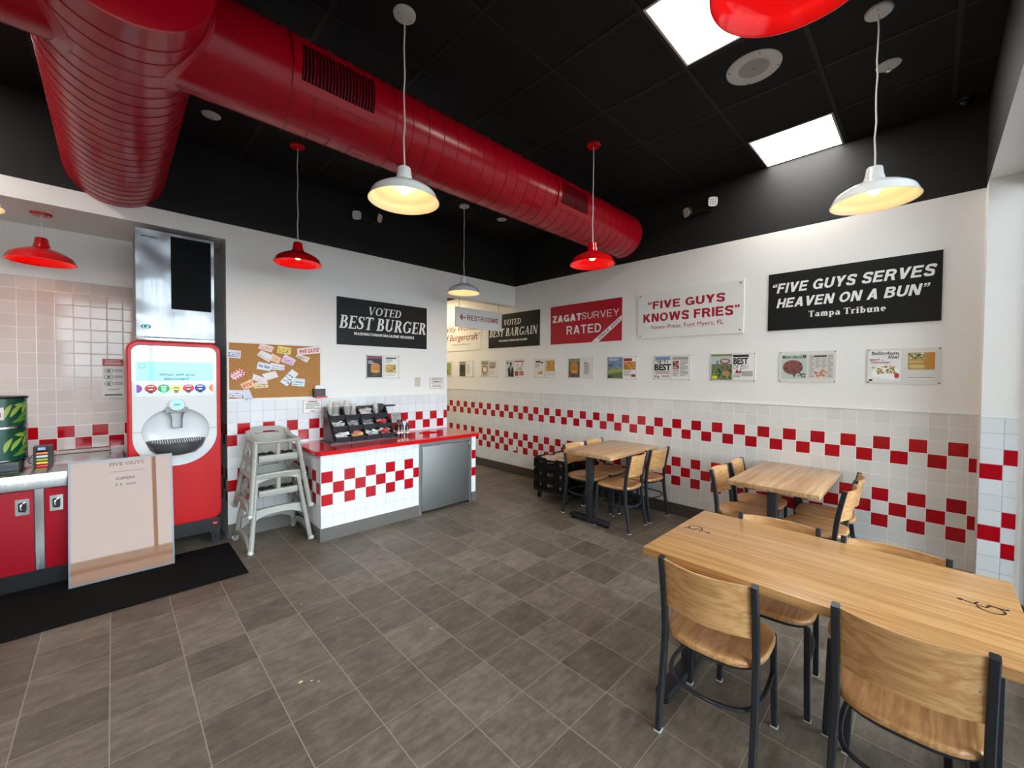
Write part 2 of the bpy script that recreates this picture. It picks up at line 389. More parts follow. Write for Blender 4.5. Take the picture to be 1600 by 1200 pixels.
def serif_glyphs(tk, th, slab):
    sf = 0.085; hs = slab
    def st(x, y0=0.0, y1=1.0, w=tk, f0=1, f1=1):
        o = [([(x,y0),(x,y1)], [w,w])]
        if f0: o.append(([(x-w/2-sf,y0+hs/2),(x+w/2+sf,y0+hs/2)], [hs,hs]))
        if f1: o.append(([(x-w/2-sf,y1-hs/2),(x+w/2+sf,y1-hs/2)], [hs,hs]))
        return o
    def ringw(pts, cx): # thick at the sides, thin at top and bottom
        xs = [abs(p[0]-cx) for p in pts]; m = max(xs); return (pts, [th+(tk-th)*(x/m)**1.5 for x in xs])
    xh = 0.68; gl = {}
    s0 = tk/2+sf
    gl['I'] = (st(s0), 2*s0)
    gl['V'] = ([([(0.14,1),(0.46,0.0)],[tk,tk*0.8]), ([(0.76,1),(0.46,0.0)],[th,th*1.2]), ([(0,1-hs/2),(0.32,1-hs/2)],[hs,hs]), ([(0.62,1-hs/2),(0.9,1-hs/2)],[hs,hs])], 0.9)
    gl['O'] = ([ringw(arc(0.46,0.5,0.46-tk/2,0.5-th/2,0,360,36),0.46)], 0.92)
    gl['T'] = (st(0.4, f1=0)+[([(0,1-th/2),(0.8,1-th/2)],[th*1.1,th*1.1]), ([(0.03,1),(0.03,0.78)],[th,th*0.7]), ([(0.77,1),(0.77,0.78)],[th,th*0.7])], 0.8)
    gl['E'] = (st(s0)+[([(s0,1-th/2),(0.68,1-th/2)],[th,th]), ([(s0,th/2),(0.7,th/2)],[th,th]), ([(s0,0.52),(0.56,0.52)],[th,th]), ([(0.66,1),(0.66,0.78)],[th,th*0.7]), ([(0.69,0),(0.69,0.24)],[th,th*0.7]), ([(0.55,0.42),(0.55,0.62)],[th*0.8,th*0.8])], 0.72)
    gl['D'] = (st(s0)+[ringw(arc(0.36,0.5,0.5-tk/2,0.5-th/2,-90,90,20),0.36), ([(s0,1-th/2),(0.37,1-th/2)],[th,th]), ([(s0,th/2),(0.37,th/2)],[th,th])], 0.87)
    gl['B'] = (st(s0)+[ringw(arc(0.36,0.76,0.3-tk/2,0.24-th/2,-90,90,16),0.36), ringw(arc(0.38,0.27,0.36-tk/2,0.27-th/2,-90,90,16),0.38), ([(s0,1-th/2),(0.37,1-th/2)],[th,th]), ([(s0,th/2),(0.39,th/2)],[th,th]), ([(s0,0.53),(0.4,0.53)],[th,th])], 0.74)
    gl['R'] = (st(s0)+[ringw(arc(0.36,0.74,0.32-tk/2,0.26-th/2,-90,90,16),0.36), ([(s0,1-th/2),(0.37,1-th/2)],[th,th]), ([(s0,0.48+th/2),(0.37,0.48+th/2)],[th,th]), ([(0.42,0.5),(0.74,0.0)],[tk,tk*0.9]), ([(0.66,hs/2),(0.88,hs/2)],[hs,hs])], 0.86)
    S = [(0.56,0.80),(0.50,0.92),(0.34,0.965),(0.17,0.92),(0.12,0.77),(0.20,0.63),(0.34,0.53),(0.48,0.42),(0.54,0.26),(0.47,0.10),(0.30,0.035),(0.12,0.09),(0.06,0.24)]
    gl['S'] = ([(S, [th*.6,th,th,tk*.7,tk*.9,tk,tk*1.05,tk,tk*.9,tk*.7,th,th,th*.6]), ([(0.57,0.72),(0.57,0.96)],[th*.7,th*.9]), ([(0.05,0.04),(0.05,0.3)],[th*.9,th*.7])], 0.64)
    gl['U'] = (st(s0, 0.3, 1, f0=0)+[ringw(arc(0.46,0.34,0.46-s0,0.34-th/2,180,360,18),0.46)]+st(0.92-s0, 0.3, 1, th*1.1, f0=0), 0.95)
    gl['G'] = ([ringw(arc(0.46,0.5,0.46-tk/2,0.5-th/2,48,318,30),0.46), ([(0.80,0.72),(0.80,0.99)],[th,th])]+st(0.78, 0.06, 0.44, tk*0.9, 0, 1), 0.96)
    gl['A'] = ([([(0.44,1),(0.12,0)],[th,th]), ([(0.44,1),(0.78,0)],[tk*.8,tk]), ([(0.2,0.34),(0.66,0.34)],[th,th]), ([(0,hs/2),(0.26,hs/2)],[hs,hs]), ([(0.64,hs/2),(0.94,hs/2)],[hs,hs])], 0.94)
    gl['N'] = (st(0.14, w=th)+st(0.78, w=th, f0=0)+[([(0.14,1),(0.78,0.02)],[tk,tk])], 0.92)
    gl['a'] = ([(arc(0.3,xh-0.22,0.19,0.2-th/2,160,0,10),[th]*4+[tk*.8]*7)]+st(0.49,0,xh-0.2,f0=0,f1=0)+[ringw(arc(0.28,0.2,0.27-tk/2,0.2-th/2,0,360,20),0.28), ([(0.45,hs/2),(0.64,hs/2)],[hs,hs])], 0.66)
    gl['m'] = (st(0.17,0,xh)+[(arc(0.33,xh-0.2,0.16,0.2-th/2,180,0,10),[th]*5+[tk]*6)]+st(0.49,0,xh-0.2,f1=0)+[(arc(0.65,xh-0.2,0.16,0.2-th/2,180,0,10),[th]*5+[tk]*6)]+st(0.81,0,xh-0.2,f1=0), 1.0)
    gl['n'] = (st(0.17,0,xh)+[(arc(0.34,xh-0.2,0.17,0.2-th/2,180,0,10),[th]*5+[tk]*6)]+st(0.51,0,xh-0.2,f1=0), 0.7)
    gl['u'] = (st(0.17,0.2,xh,f0=0)+[(arc(0.34,0.2,0.17,0.2-th/2,180,360,10),[tk]*6+[th]*5)]+st(0.51,0,xh), 0.7)
    gl['r'] = (st(0.17,0,xh)+[(arc(0.34,xh-0.2,0.17,0.2-th/2,180,35,10),[th]*6+[tk*.9]*5)], 0.54)
    gl['i'] = (st(0.17,0,xh)+[([(0.17,0.8),(0.17,0.97)],[tk*1.1,tk*1.1])], 0.36)
    gl['p'] = (st(0.17,-0.3,xh)+[ringw(arc(0.38,xh/2,0.28-tk/2,xh/2-th/2,-150,150,22),0.38)], 0.7)
    gl['b'] = (st(0.17,0,1.0,f0=0)+[ringw(arc(0.38,xh/2,0.28-tk/2,xh/2-th/2,-150,150,22),0.38)], 0.7)
    gl['e'] = ([ringw(arc(0.31,xh/2,0.29-tk/2,xh/2-th/2,0,310,24),0.31), ([(0.1,xh/2),(0.56,xh/2)],[th,th])], 0.64)
    return gl
def grot_glyphs(w):
    """plain grotesque capitals, drawn as bars, slanted bars and arcs of one weight"""
    def R_(x0, y0, x1, y1): return [(x0,y0),(x1,y0),(x1,y1),(x0,y1)]
    def D_(x0, y0, x1, y1, k=1.12): h = w*k/2; return [(x0-h,y0),(x0+h,y0),(x1+h,y1),(x1-h,y1)]
    def A_(cx, cy, rx, ry, a0, a1, n=18):
        o, i = arc(cx, cy, rx, ry, a0, a1, n), arc(cx, cy, rx-w, ry-w*0.92, a0, a1, n)
        return [[o[k], i[k], i[k+1], o[k+1]] for k in range(n)]
    def P_(pts):
        out = []; n = len(pts)
        L = []
        for i in range(n):
            a, b = pts[max(i-1,0)], pts[min(i+1,n-1)]; l = math.hypot(b[0]-a[0], b[1]-a[1]); nx, ny = -(b[1]-a[1])/l*w/2, (b[0]-a[0])/l*w/2
            L.append(((pts[i][0]+nx, pts[i][1]+ny), (pts[i][0]-nx, pts[i][1]-ny)))
        return [[L[i][0], L[i][1], L[i+1][1], L[i+1][0]] for i in range(n-1)]
    h = w/2; b = w*0.92; q = {}
    q['I'] = ([R_(0,0,w,1)], w)
    q['F'] = ([R_(0,0,w,1), R_(w,1-b,.62,1), R_(w,.42,.56,.42+b)], .64)
    q['E'] = ([R_(0,0,w,1), R_(w,1-b,.66,1), R_(w,.5-b/2+.01,.61,.5+b/2+.01), R_(w,0,.68,b)], .68)
    q['H'] = ([R_(0,0,w,1), R_(.74-w,0,.74,1), R_(w,.5-b/2,.74-w,.5+b/2)], .74)
    q['T'] = ([R_(0,1-b,.7,1), R_(.35-h,0,.35+h,1-b)], .7)
    q['L'] = ([R_(0,0,w,1), R_(w,0,.62,b)], .62)
    q['V'] = ([D_(w*.56,1,.39,0), D_(.78-w*.56,1,.39,0)], .78)
    q['A'] = ([D_(.40,1,w*.56,0), D_(.40,1,.80-w*.56,0), R_(.2,.2,.6,.2+b*.9)], .8)
    q['Y'] = ([D_(w*.6,1,.38,.40,1.2), D_(.76-w*.6,1,.38,.40,1.2), R_(.38-h,0,.38+h,.44)], .76)
    q['K'] = ([R_(0,0,w,1), D_(w*.75,.34,.78-w*.75,1,1.35), D_(w*1.6,.55,.80-w*.65,0,1.3)], .8)
    q['N'] = ([R_(0,0,w,1), R_(.76-w,0,.76,1), D_(w*.62,1,.76-w*.62,0,1.15)], .76)
    q['M'] = ([R_(0,0,w*.95,1), R_(.9-w*.95,0,.9,1), D_(w*.6,1,.45,0.0,1.05), D_(.9-w*.6,1,.45,0.0,1.05)], .9)
    q['W'] = ([D_(w*.55,1,.30,0,1.05), D_(.57,1,.30,0,1.05), D_(.57,1,.84,0,1.05), D_(1.14-w*.55,1,.84,0,1.05)], 1.14)
    q['Z'] = ([R_(.02,1-b,.68,1), R_(0,0,.7,b), D_(.68-w*.62,1-b,w*.66,b,1.25)], .7)
    q['O'] = (A_(.42,.5,.42,.5,0,360,32), .84)
    q['0'] = (A_(.31,.5,.31,.5,0,360,28), .62)
    q['C'] = (A_(.42,.5,.42,.5,40,320,26), .8)
    q['G'] = (A_(.42,.5,.42,.5,38,330,28)+[R_(.44,.5-b*.75,.82,.5+b*.1), R_(.82-w*.9,0.02,.82,.45)], .83)
    q['D'] = ([R_(0,0,w,1), R_(w,1-b,.36,1), R_(w,0,.36,b)]+A_(.34,.5,.42,.5,-90,90,20), .77)
    q['B'] = ([R_(0,0,w,1), R_(w,1-b,.44,1), R_(w,0,.46,b), R_(w,.46,.46,.46+b)]+A_(.43,.735,.27,.265,-90,90,14)+A_(.44,.28,.30,.28,-90,90,14), .74)
    q['R'] = ([R_(0,0,w,1), R_(w,1-b,.44,1), R_(w,.40,.46,.40+b)]+A_(.43,.70,.30,.30,-90,90,14)+[D_(.5,.44,.76-w*.5,0,1.08)], .77)
    q['U'] = ([R_(0,.34,w,1), R_(.74-w,.34,.74,1)]+A_(.37,.36,.37,.36,180,360,20), .74)
    S = [(.66-h,.72),(.60,.87),(.44,1-h+.01),(.34,1-h+.015),(.20,1-h-.005),(h+.02,.76),(.12+h*.2,.62),(.33,.52),(.54,.43),(.68-h,.27),(.58,.11),(.42,h-.01),(.32,h-.015),(.15,h+.04),(h,.29)]
    q['S'] = (P_([(v.x, v.y) for v in cr([(a, c, 0) for a, c in S], 3)]), .7)
    q['1'] = ([R_(.24,0,.24+w,1), [(.02,.78),(.02,.78-b*.8),(.26,.80),(.26,.96)]], .5)
    q['2'] = (P_([(v.x, v.y) for v in cr([(a, c, 0) for a, c in [(h,.66),(.1+h*.3,.86),(.3,1-h),(.5,.88),(.56,.70),(.46,.52),(.26,.32),(h+.02,b*.8)]], 4)])+[R_(0,0,.62,b)], .64)
    q['3'] = None
    c1 = lambda x: [R_(x,.66,x+.17,.84), [(x,.84),(x+.02,.94),(x+.15,1.0),(x+.17,.94),(x+.085,.9),(x+.09,.84)]]
    c2 = lambda x: [R_(x,.82,x+.17,1.0), [(x+.08,.82),(x+.08,.75),(x,.71),(x+.02,.66),(x+.15,.72),(x+.17,.82)]]
    q['\u201c'] = (c1(0)+c1(.22), .40); q['\u201d'] = (c2(0)+c2(.22), .40)
    return q
def grot_text(string, wgt=0.2, shear=0.0):
    key = ('grot', string, wgt, shear)
    if key in _tc: return _tc[key]
    gl = grot_glyphs(wgt); vs, fs, x = [], [], 0.0
    for ch in string:
        if ch == ' ': x += 0.36; continue
        polys, wd = gl[ch]
        for pi_k, pl in enumerate(polys):
            ar = sum(pl[i][0]*pl[(i+1) % len(pl)][1]-pl[(i+1) % len(pl)][0]*pl[i][1] for i in range(len(pl)))
            if ar < 0: pl = pl[::-1]
            base = len(vs); vs += [(x+a+shear*c, c, 0.00004*(pi_k % 9)) for a, c in pl]; fs.append(tuple(range(base, base+len(pl))))
        x += wd+(0.11 if wgt >= 0.19 else 0.17)
    _tc[key] = (vs, fs); return _tc[key]
def serif_text(string, bold=0.0, shear=0.0):
    key = ('serif', string, bold, shear)
    if key in _tc: return _tc[key]
    gl = serif_glyphs(0.19+bold, 0.065+bold*0.6, 0.05+bold*0.6); vs, fs, x = [], [], 0.0
    for ch in string:
        if ch == ' ': x += 0.34; continue
        strokes, wd = gl[ch]
        for si, (pts, ws) in enumerate(strokes):
            n = len(pts); base = len(vs)
            for i in range(n):
                a, b = pts[max(i-1,0)], pts[min(i+1,n-1)]
                dx, dy = b[0]-a[0], b[1]-a[1]; L = math.hypot(dx, dy) or 1
                nx, ny = -dy/L, dx/L
                for sg in (1, -1): vs.append((x+pts[i][0]+nx*ws[i]/2*sg, pts[i][1]+ny*ws[i]/2*sg, 0.00005*si))
            for i in range(n-1): fs.append((base+2*i, base+2*i+1, base+2*i+3, base+2*i+2))
        x += wd+0.09
    vs = [(a+shear*b, b, c) for a, b, c in vs]
    # all faces turned the same way
    out = []
    for f in fs:
        ar = sum(vs[f[i]][0]*vs[f[(i+1)%4]][1]-vs[f[(i+1)%4]][0]*vs[f[i]][1] for i in range(4))
        out.append(f if ar > 0 else tuple(reversed(f)))
    _tc[key] = (vs, out); return _tc[key]

# ================================================================== THE SETTING
XR, YB, YA, ZC, ZW = 4.706, 4.768, 5.55, 3.729, 3.06
XL, YF, YG, YH = -4.0, -0.265, -0.44, 8.6      # left wall, front fascia, shop glass, hall end
XC0, XC1 = 0.79, 3.373                          # span of the white back wall
FR_ = lambda y0=0.0, h=0.0: Fr((XR-h, y0, 0), (0,-1,0), (0,0,1), (-1,0,0))   # u = y0 - y
FB_ = lambda x0=0.0, y=YB: Fr((x0, y, 0), (1,0,0), (0,0,1), (0,-1,0))
m = MB().use(M_floor); m.box(XL-0.2, XR+0.2, YG-0.2, YH+0.2, -0.1, 0.0); struct('floor', m)
m = MB().use(M_ceil); m.box(XL-0.2, XR+0.2, YG-0.2, YB+0.05, ZC, ZC+0.1)
m.use(M_tbar)
for k in range(-10, 5):
    x = 2.19+0.635*k
    if XL < x < XR: m.box(x-0.0125, x+0.0125, YF, YB, ZC-0.004, ZC)
for k in range(-1, 7):
    y = 0.566+0.645*k
    if YF < y < YB: m.box(XL, XR, y-0.0125, y+0.0125, ZC-0.0045, ZC)
struct('ceiling', m)
# right wall: paint, black band above, tiled wainscot standing 8 mm proud
m = MB().use(M_white); m.box(XR+0.008, XR+0.2, YF-0.35, YH, 0, ZW); m.use(M_black).box(XR+0.008, XR+0.2, YF-0.35, YH, ZW, ZC)
m.use(M_white).box(XR, XR+0.008, YF, YH, ZT, ZW); m.use(M_black).box(XR, XR+0.008, YF, YH, ZW, ZC)
m.use(M_tile_right).box(XR-0.004, XR+0.008, YF, YH, 0.1, ZT)
struct('wall_right', m)
m = MB().use(M_cap); m.box(XR-0.012, XR+0.004, YF, YH, ZT, ZT+0.012); struct('trim_1', m)
m = MB().use(mat('brown base tile', (74,67,60), 0.5)); m.box(XR-0.014, XR, YF, YH, 0, 0.138); struct('baseboard_right', m)
# back wall block between alcove and hall, headers over both, black band above
m = MB().use(M_white)
m.box(XC0, XC1, YB, YA+0.05, 0, ZW, faces={'-x': M_tile_hall})
m.box(XC1, XR, YB, YB+0.16, 2.74, ZW); m.box(XL, XC0, YB, YA+0.05, 2.91, ZW)
m.use(M_black).box(XL, XR, YB, YB+0.16, ZW, ZC)
m.use(M_tile_back).box(XC0, XC1, YB-0.006, YB, 0.1, ZT)
struct('wall_back', m)
m = MB().use(M_cap); m.box(XC0, XC1, YB-0.012, YB, ZT, ZT+0.010); struct('trim_2', m)
m = MB().use(M_baseb); m.box(XC0, XC1, YB-0.016, YB, 0, 0.138); struct('baseboard_back', m)
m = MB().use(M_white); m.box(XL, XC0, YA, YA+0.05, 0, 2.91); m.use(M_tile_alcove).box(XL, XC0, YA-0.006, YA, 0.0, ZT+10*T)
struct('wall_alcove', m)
# hall behind the opening
m = MB().use(M_white); m.box(XC1-0.1, XC1, YA+0.05, YH, 0, 3.07); m.box(XC1-0.1, XR+0.2, YH, YH+0.1, 0, 3.07)
struct('wall_hall', m)
m = MB().use(M_black); m.box(XC1-0.1, XR+0.1, YB+0.16, YH+0.1, 3.07, 3.12); struct('ceiling_hall', m)
# left wall of the room
m = MB().use(M_white); m.box(XL-0.1, XL, YG-0.2, YA+0.1, 0, ZW); m.use(M_black).box(XL-0.1, XL, YG-0.2, YB+0.1, ZW, ZC); struct('wall_left', m)
# shop front: black fascia, white soffit, tiled jamb at the right, glazing
m = MB().use(M_black); m.box(XL, XR, YG-0.16, YF, 3.05, ZC, faces={'-z': M_white})
m.use(M_white); m.box(4.5, XR, YG-0.16, YF, 0, 3.05, faces={'-y': M_baseb})
m.use(M_white).box(XL, -0.72, YG-0.16, YG+0.03, 0, 3.05)
m.use(M_tile_jamb).box(4.494, 4.5, YG, YF-0.001, 0.0, ZT)
struct('wall_front', m)
m = MB().use(M_cap); m.box(4.49, 4.5, YG, YF-0.001, ZT, ZT+0.01); struct('trim_3', m)
M_bronze = mat('bronze window frame', (56,52,50), 0.4, metal=0.3)
xs = [4.494, 3.1, 1.8, 0.5, -0.72]
for i, (a, b) in enumerate(zip(xs, xs[1:])):
    m = MB().use(M_bronze); ra = a-0.012 if i == 0 else a-0.025; rb = b+0.025
    m.box(rb-(0.05 if i < len(xs)-2 else 0.025), rb, YG-0.1, YG, 0.0, 3.05)
    m.box(rb, ra, YG-0.1, YG, 0.0, 0.06); m.box(rb, ra, YG-0.1, YG, 2.99, 3.05)
    if i == 0: m.box(ra, a, YG-0.1, YG-0.03, 0.0, 3.05)
    wo = struct('window_%d' % (i+1), m)
    m = MB().use(M_glass); m.box(rb, ra, YG-0.028, YG-0.022, 0.06, 2.99); setp(m.build('pane', wo), label='clear glass pane')
m = MB().use(color((84,82,80), 0.9)); m.box(-60, 60, -80, YG-0.2, -0.15, -0.05); struct('pavement', m)

# ================================================================== DUCTS
R1, XT, ZD = 0.306, 0.037, 3.31
r = thing('air_duct', 'big round red air duct under the black ceiling, with closed near end and two branches', 'duct', (XT, 2.25, ZD))
W = World(r); m = MB().use(M_duct)
m.lathe([(R1, 0), (R1, YB-2.2405)], (XT, 2.24, ZD), (0,1,0), 72); trunk = W.part(m, 'trunk_duct')
m = MB().use(M_duct); m.lathe([(0.001, 0), (R1-0.006, 0), (R1+0.004, 0.004), (R1+0.004, 0.05), (R1, 0.052)], (XT, 2.236, ZD), (0,1,0), 72); W.part(m, 'end_cap', trunk)
m = MB().use(M_ductseam); pts = []
for k in range(0, 23*48):
    a = 2*PI*k/48; pts.append((XT+(R1+0.001)*math.cos(a), 2.30+0.1085*k/48, ZD+(R1+0.001)*math.sin(a)))
m.tube([p for p in pts if p[1] < YB-0.01], 0.0026, 5); W.part(m, 'spiral_seam', trunk, label='dark spiral seam')
R2, YD = 0.248, 2.642
class Bent(Fr):
    """frame wrapped round the camera-side flank of a duct along x"""
    def __init__(s, xa, yd, zd, r): Fr.__init__(s, (xa, yd-r, zd), (1,0,0), (0,0,1), (0,-1,0)); s.p = (xa, yd, zd, r)
    def __call__(s, u, v, h=0.0):
        xa, yd, zd, r = s.p; a = v/r; return Vector((xa+u, yd-(r+h)*math.cos(a), zd+(r+h)*math.sin(a)))
def branch(x0, x1, regs):
    m = MB().use(M_duct); m.lathe([(R2, 0), (R2, abs(x1-x0)-0.004), (R2-0.006, abs(x1-x0)), (0.001, abs(x1-x0))], (x0, YD, ZD), (1 if x1 > x0 else -1, 0, 0), 64)
    br = W.part(m, 'branch_duct')
    # flared collar where it meets the trunk
    sg = 1 if x1 > x0 else -1; m = MB().use(M_duct)
    lp = []
    for dr, ext in ((0.022, 0.0005), (0.010, 0.008), (0.001, 0.022)):
        q = []
        for i in range(64):
            a = 2*PI*i/64; dz = (R2+dr)*math.sin(a); dy = (R2+dr)*math.cos(a)
            q.append((XT+sg*(math.sqrt(max(0, (R1+0.001)**2-min(abs(dz), R1-0.004)**2))+ext), YD+dy, ZD+dz))
        lp.append(q)
    m.rings(lp, True, False, False); W.part(m, 'collar', br)
    m = MB().use(M_ductseam); x = x0+sg*0.50
    while (x1-x)*sg > 0.05:
        pts = [(x+0.121*sg*i/48.0, YD+(R2+0.0008)*math.cos(2*PI*i/48), ZD+(R2+0.0008)*math.sin(2*PI*i/48)) for i in range(49)]
        m.tube(pts, 0.0028, 5); x += 0.121*sg
    W.part(m, 'spiral_seam', br, label='dark spiral seam')
    for xa, xb in regs:
        m = MB().use(M_duct); fr = Bent(xa, YD, ZD, R2); L = xb-xa
        def ringv(u0, u1, v0, v1, n=12):
            return [(u0, v0)] + [(u1, v0+(v1-v0)*i/n) for i in range(n+1)] + [(u0, v1-(v1-v0)*i/n) for i in range(n)]
        m.prism(ringv(-0.042, L+0.042, -0.142, 0.142), fr, -0.02, 0.012, [ringv(0, L, -0.098, 0.105)])
        m.use(mat('register dark', (44,5,10), 0.7, spec=0.1))
        for i in range(12): v0, v1 = -0.098+0.203*i/12, -0.098+0.203*(i+1)/12; m.poly([fr(0,v0,0.002), fr(L,v0,0.002), fr(L,v1,0.002), fr(0,v1,0.002)])
        m.use(M_ductseam); n = 22
        for i in range(n):
            u = L*(i+0.5)/n; m.bar([fr(u, -0.098+0.203*k/8, 0.005) for k in range(9)], 0.004, 0.008, (1,0,0))
        W.part(m, 'supply_register', br, label='red supply register with dark vertical blades')
branch(XT+0.10, 4.45, [(0.745, 1.155), (2.955, 3.36)])
branch(XT-0.10, -3.6, [])

# ================================================================== CEILING FITTINGS
def ceiling_light(x, y, label, group=None):
    r = thing('ceiling_light', label, 'ceiling light', (x, y, ZC), 0, group); W = World(r)
    m = MB().use(M_trimwhite); fr = Fr((x, y, ZC), (1,0,0), (0,-1,0), (0,0,-1)); a, b = 0.302, 0.288
    m.prism([(-a,-a),(a,-a),(a,a),(-a,a)], fr, 0.0, 0.008, [[(-b,-b),(b,-b),(b,b),(-b,b)]]); W.part(m, 'frame')
    m = MB().use(M_panel); m.box(x-b, x+b, y-b, y+b, ZC-0.0065, ZC-0.001); W.part(m, 'diffuser', label='glowing white diffuser')
ceiling_light(4.402, 0.886, 'square ceiling light panel near the right wall, farther of the two')
ceiling_light(2.497, 0.895, 'square ceiling light panel partly behind the red shade, nearer of the two')
for x, y in ((-1.31, 0.895), (-1.31, 2.83), (-1.31, 4.12), (-3.0, 0.895), (-3.0, 2.83)): ceiling_light(x, y, 'unseen square light panel added to brighten the left side, beyond the left edge', 'added fill light panels beyond the left edge')  # unseen extra panels, added to lift the dim header and alcove
def shade_profile():
    o = [(0.2045,0.0),(0.199,0.008),(0.184,0.042),(0.178,0.050),(0.160,0.064),(0.130,0.082),(0.095,0.098),(0.065,0.111),(0.05,0.120)]
    i = [(a-0.003, b-0.004) for a, b in o[1:]]; i[-1] = (0.047, 0.114)
    return [(0.2015, -0.001)] + o, [(0.2015,-0.001)] + i
def pendant(x, y, red, label, zc=ZC, zr=2.645):
    body = M_shade_red if red else M_shade_white
    r = thing('pendant_lamp', label, 'pendant lamp', (x, y, zc), 0, 'red enamel pendant lamps' if red else 'white enamel pendant lamps'); W = World(r)
    m = MB().use(body if red else M_trimwhite); m.lathe([(0.001,-0.018),(0.055,-0.018),(0.063,-0.012),(0.065,0.0)], (x,y,zc), (0,0,1), 32)
    m.use(M_screw); [m.sphere((x+dx, y, zc-0.018), 0.004, 8) for dx in (-0.04, 0.04)]; W.part(m, 'canopy')
    m = MB().use(M_cord); n = 10; m.tube([(x+0.003*math.sin(k*1.9+x), y+0.003*math.cos(k*2.3), zc-0.018-(zc-0.018-zr-0.19)*k/n) for k in range(n+1)], 0.0045, 8); W.part(m, 'cord', label='white cord')
    o, i = shade_profile(); m = MB().use(body)
    m.lathe(o, (x,y,zr), (0,0,1), 56); m.lathe(list(reversed(i)), (x,y,zr), (0,0,1), 56); sh = W.part(m, 'lamp_shade', sharp=24)
    m = MB().use(body); m.lathe([(0.05,0.113),(0.050,0.125),(0.043,0.150),(0.037,0.192),(0.030,0.198),(0.001,0.200)], (x,y,zr), (0,0,1), 28); W.part(m, 'lamp_socket')
    m = MB().use(M_bulb); m.lathe([(0.001,0.040),(0.014,0.042),(0.026,0.052),(0.030,0.066),(0.026,0.082),(0.015,0.096),(0.013,0.113)], (x,y,zr), (0,0,1), 20); W.part(m, 'bulb', label='glowing warm bulb')
    return r
pendant(1.24, 2.19, False, 'white pendant lamp hanging just in front of the long red duct')
pendant(3.16, 4.11, False, 'small white pendant lamp above the restrooms sign')
pendant(3.16, 0.25, False, 'white pendant lamp at the right, above the wheelchair-marked table')
pendant(-0.68, 4.13, False, 'white pendant lamp cut by the left edge')
pendant(1.245, 4.14, True, 'red pendant lamp in front of the white wall above the corkboard')
pendant(3.16, 2.19, True, 'red pendant lamp under the far end of the long red duct')
pendant(1.24, 0.25, True, 'red pendant lamp close up at the top edge')
pendant(-0.405, 5.09, True, 'red pendant lamp on a short cord inside the drinks alcove', zc=2.91, zr=2.515)
r = thing('ceiling_speaker', 'round white ceiling speaker between the two light panels', 'speaker', (3.14, 0.885, ZC)); W = World(r)
m = MB().use(M_trimwhite); m.lathe([(0.092,-0.006),(0.1,-0.010),(0.15,-0.010),(0.163,-0.005),(0.165,0)], (3.14,0.885,ZC), (0,0,1), 48)
m.use(M_screw)
for k in range(4): m.sphere((3.14+0.148*math.cos(0.5+k*PI/2), 0.885+0.148*math.sin(0.5+k*PI/2), ZC-0.010), 0.005, 8)
W.part(m, 'rim')
m = MB().use(M_speakgrille); m.lathe([(0.001,-0.008),(0.093,-0.006)], (3.14,0.885,ZC), (0,0,1), 40); m.use(M_screw).sphere((3.14,0.885,ZC-0.008), 0.006, 8); W.part(m, 'grille', label='light grey perforated grille')
def sprinkler(x, y, label, z=ZC):
    r = thing('fire_sprinkler', label, 'sprinkler', (x, y, z), 0, 'ceiling sprinklers'); W = World(r)
    m = MB().use(M_trimwhite); m.lathe([(0.012,-0.016),(0.04,-0.012),(0.06,-0.006),(0.066,0.0)], (x,y,z), (0,0,1), 28, cap0=True); W.part(m, 'escutcheon')
    m = MB().use(M_chrome)
    for s in (-1, 1): m.tube([(x+s*0.008,y,z-0.014),(x+s*0.016,y,z-0.028),(x+s*0.004,y,z-0.042)], 0.0025, 6)
    m.lathe([(0.001,-0.046),(0.018,-0.045),(0.018,-0.042),(0.001,-0.041)], (x,y,z), (0,0,1), 16); W.part(m, 'head', label='chrome head')
sprinkler(0.598, 4.152, 'white ceiling sprinkler beside the trunk duct, under the red branch duct')
sprinkler(3.793, 4.103, 'white ceiling sprinkler in the far corner beside the small white pendant')
sprinkler(3.753, 0.241, 'white ceiling sprinkler right beside the cord of the right-hand white pendant')
r = thing('security_camera', 'small dark dome camera in the ceiling corner at the right', 'camera', (4.62, -0.14, ZC)); W = World(r)
m = MB().use(M_blackpl); m.lathe([(0.045,-0.018),(0.05,0)], (4.62,-0.14,ZC), (0,0,1), 24); W.part(m, 'base')
m = MB().use(mat('smoked dome', (30,30,34), 0.06)); m.sphere((4.62,-0.14,ZC-0.018), 0.036, 16, sz=0.9); W.part(m, 'dome')
# hall lamp beyond the opening
m = MB().use(M_hall); m.box(3.75, 4.35, 6.3, 6.9, 3.055, 3.069); setp(m.build('hall_light'), 'square ceiling light panel in the hall behind the opening', 'ceiling light')
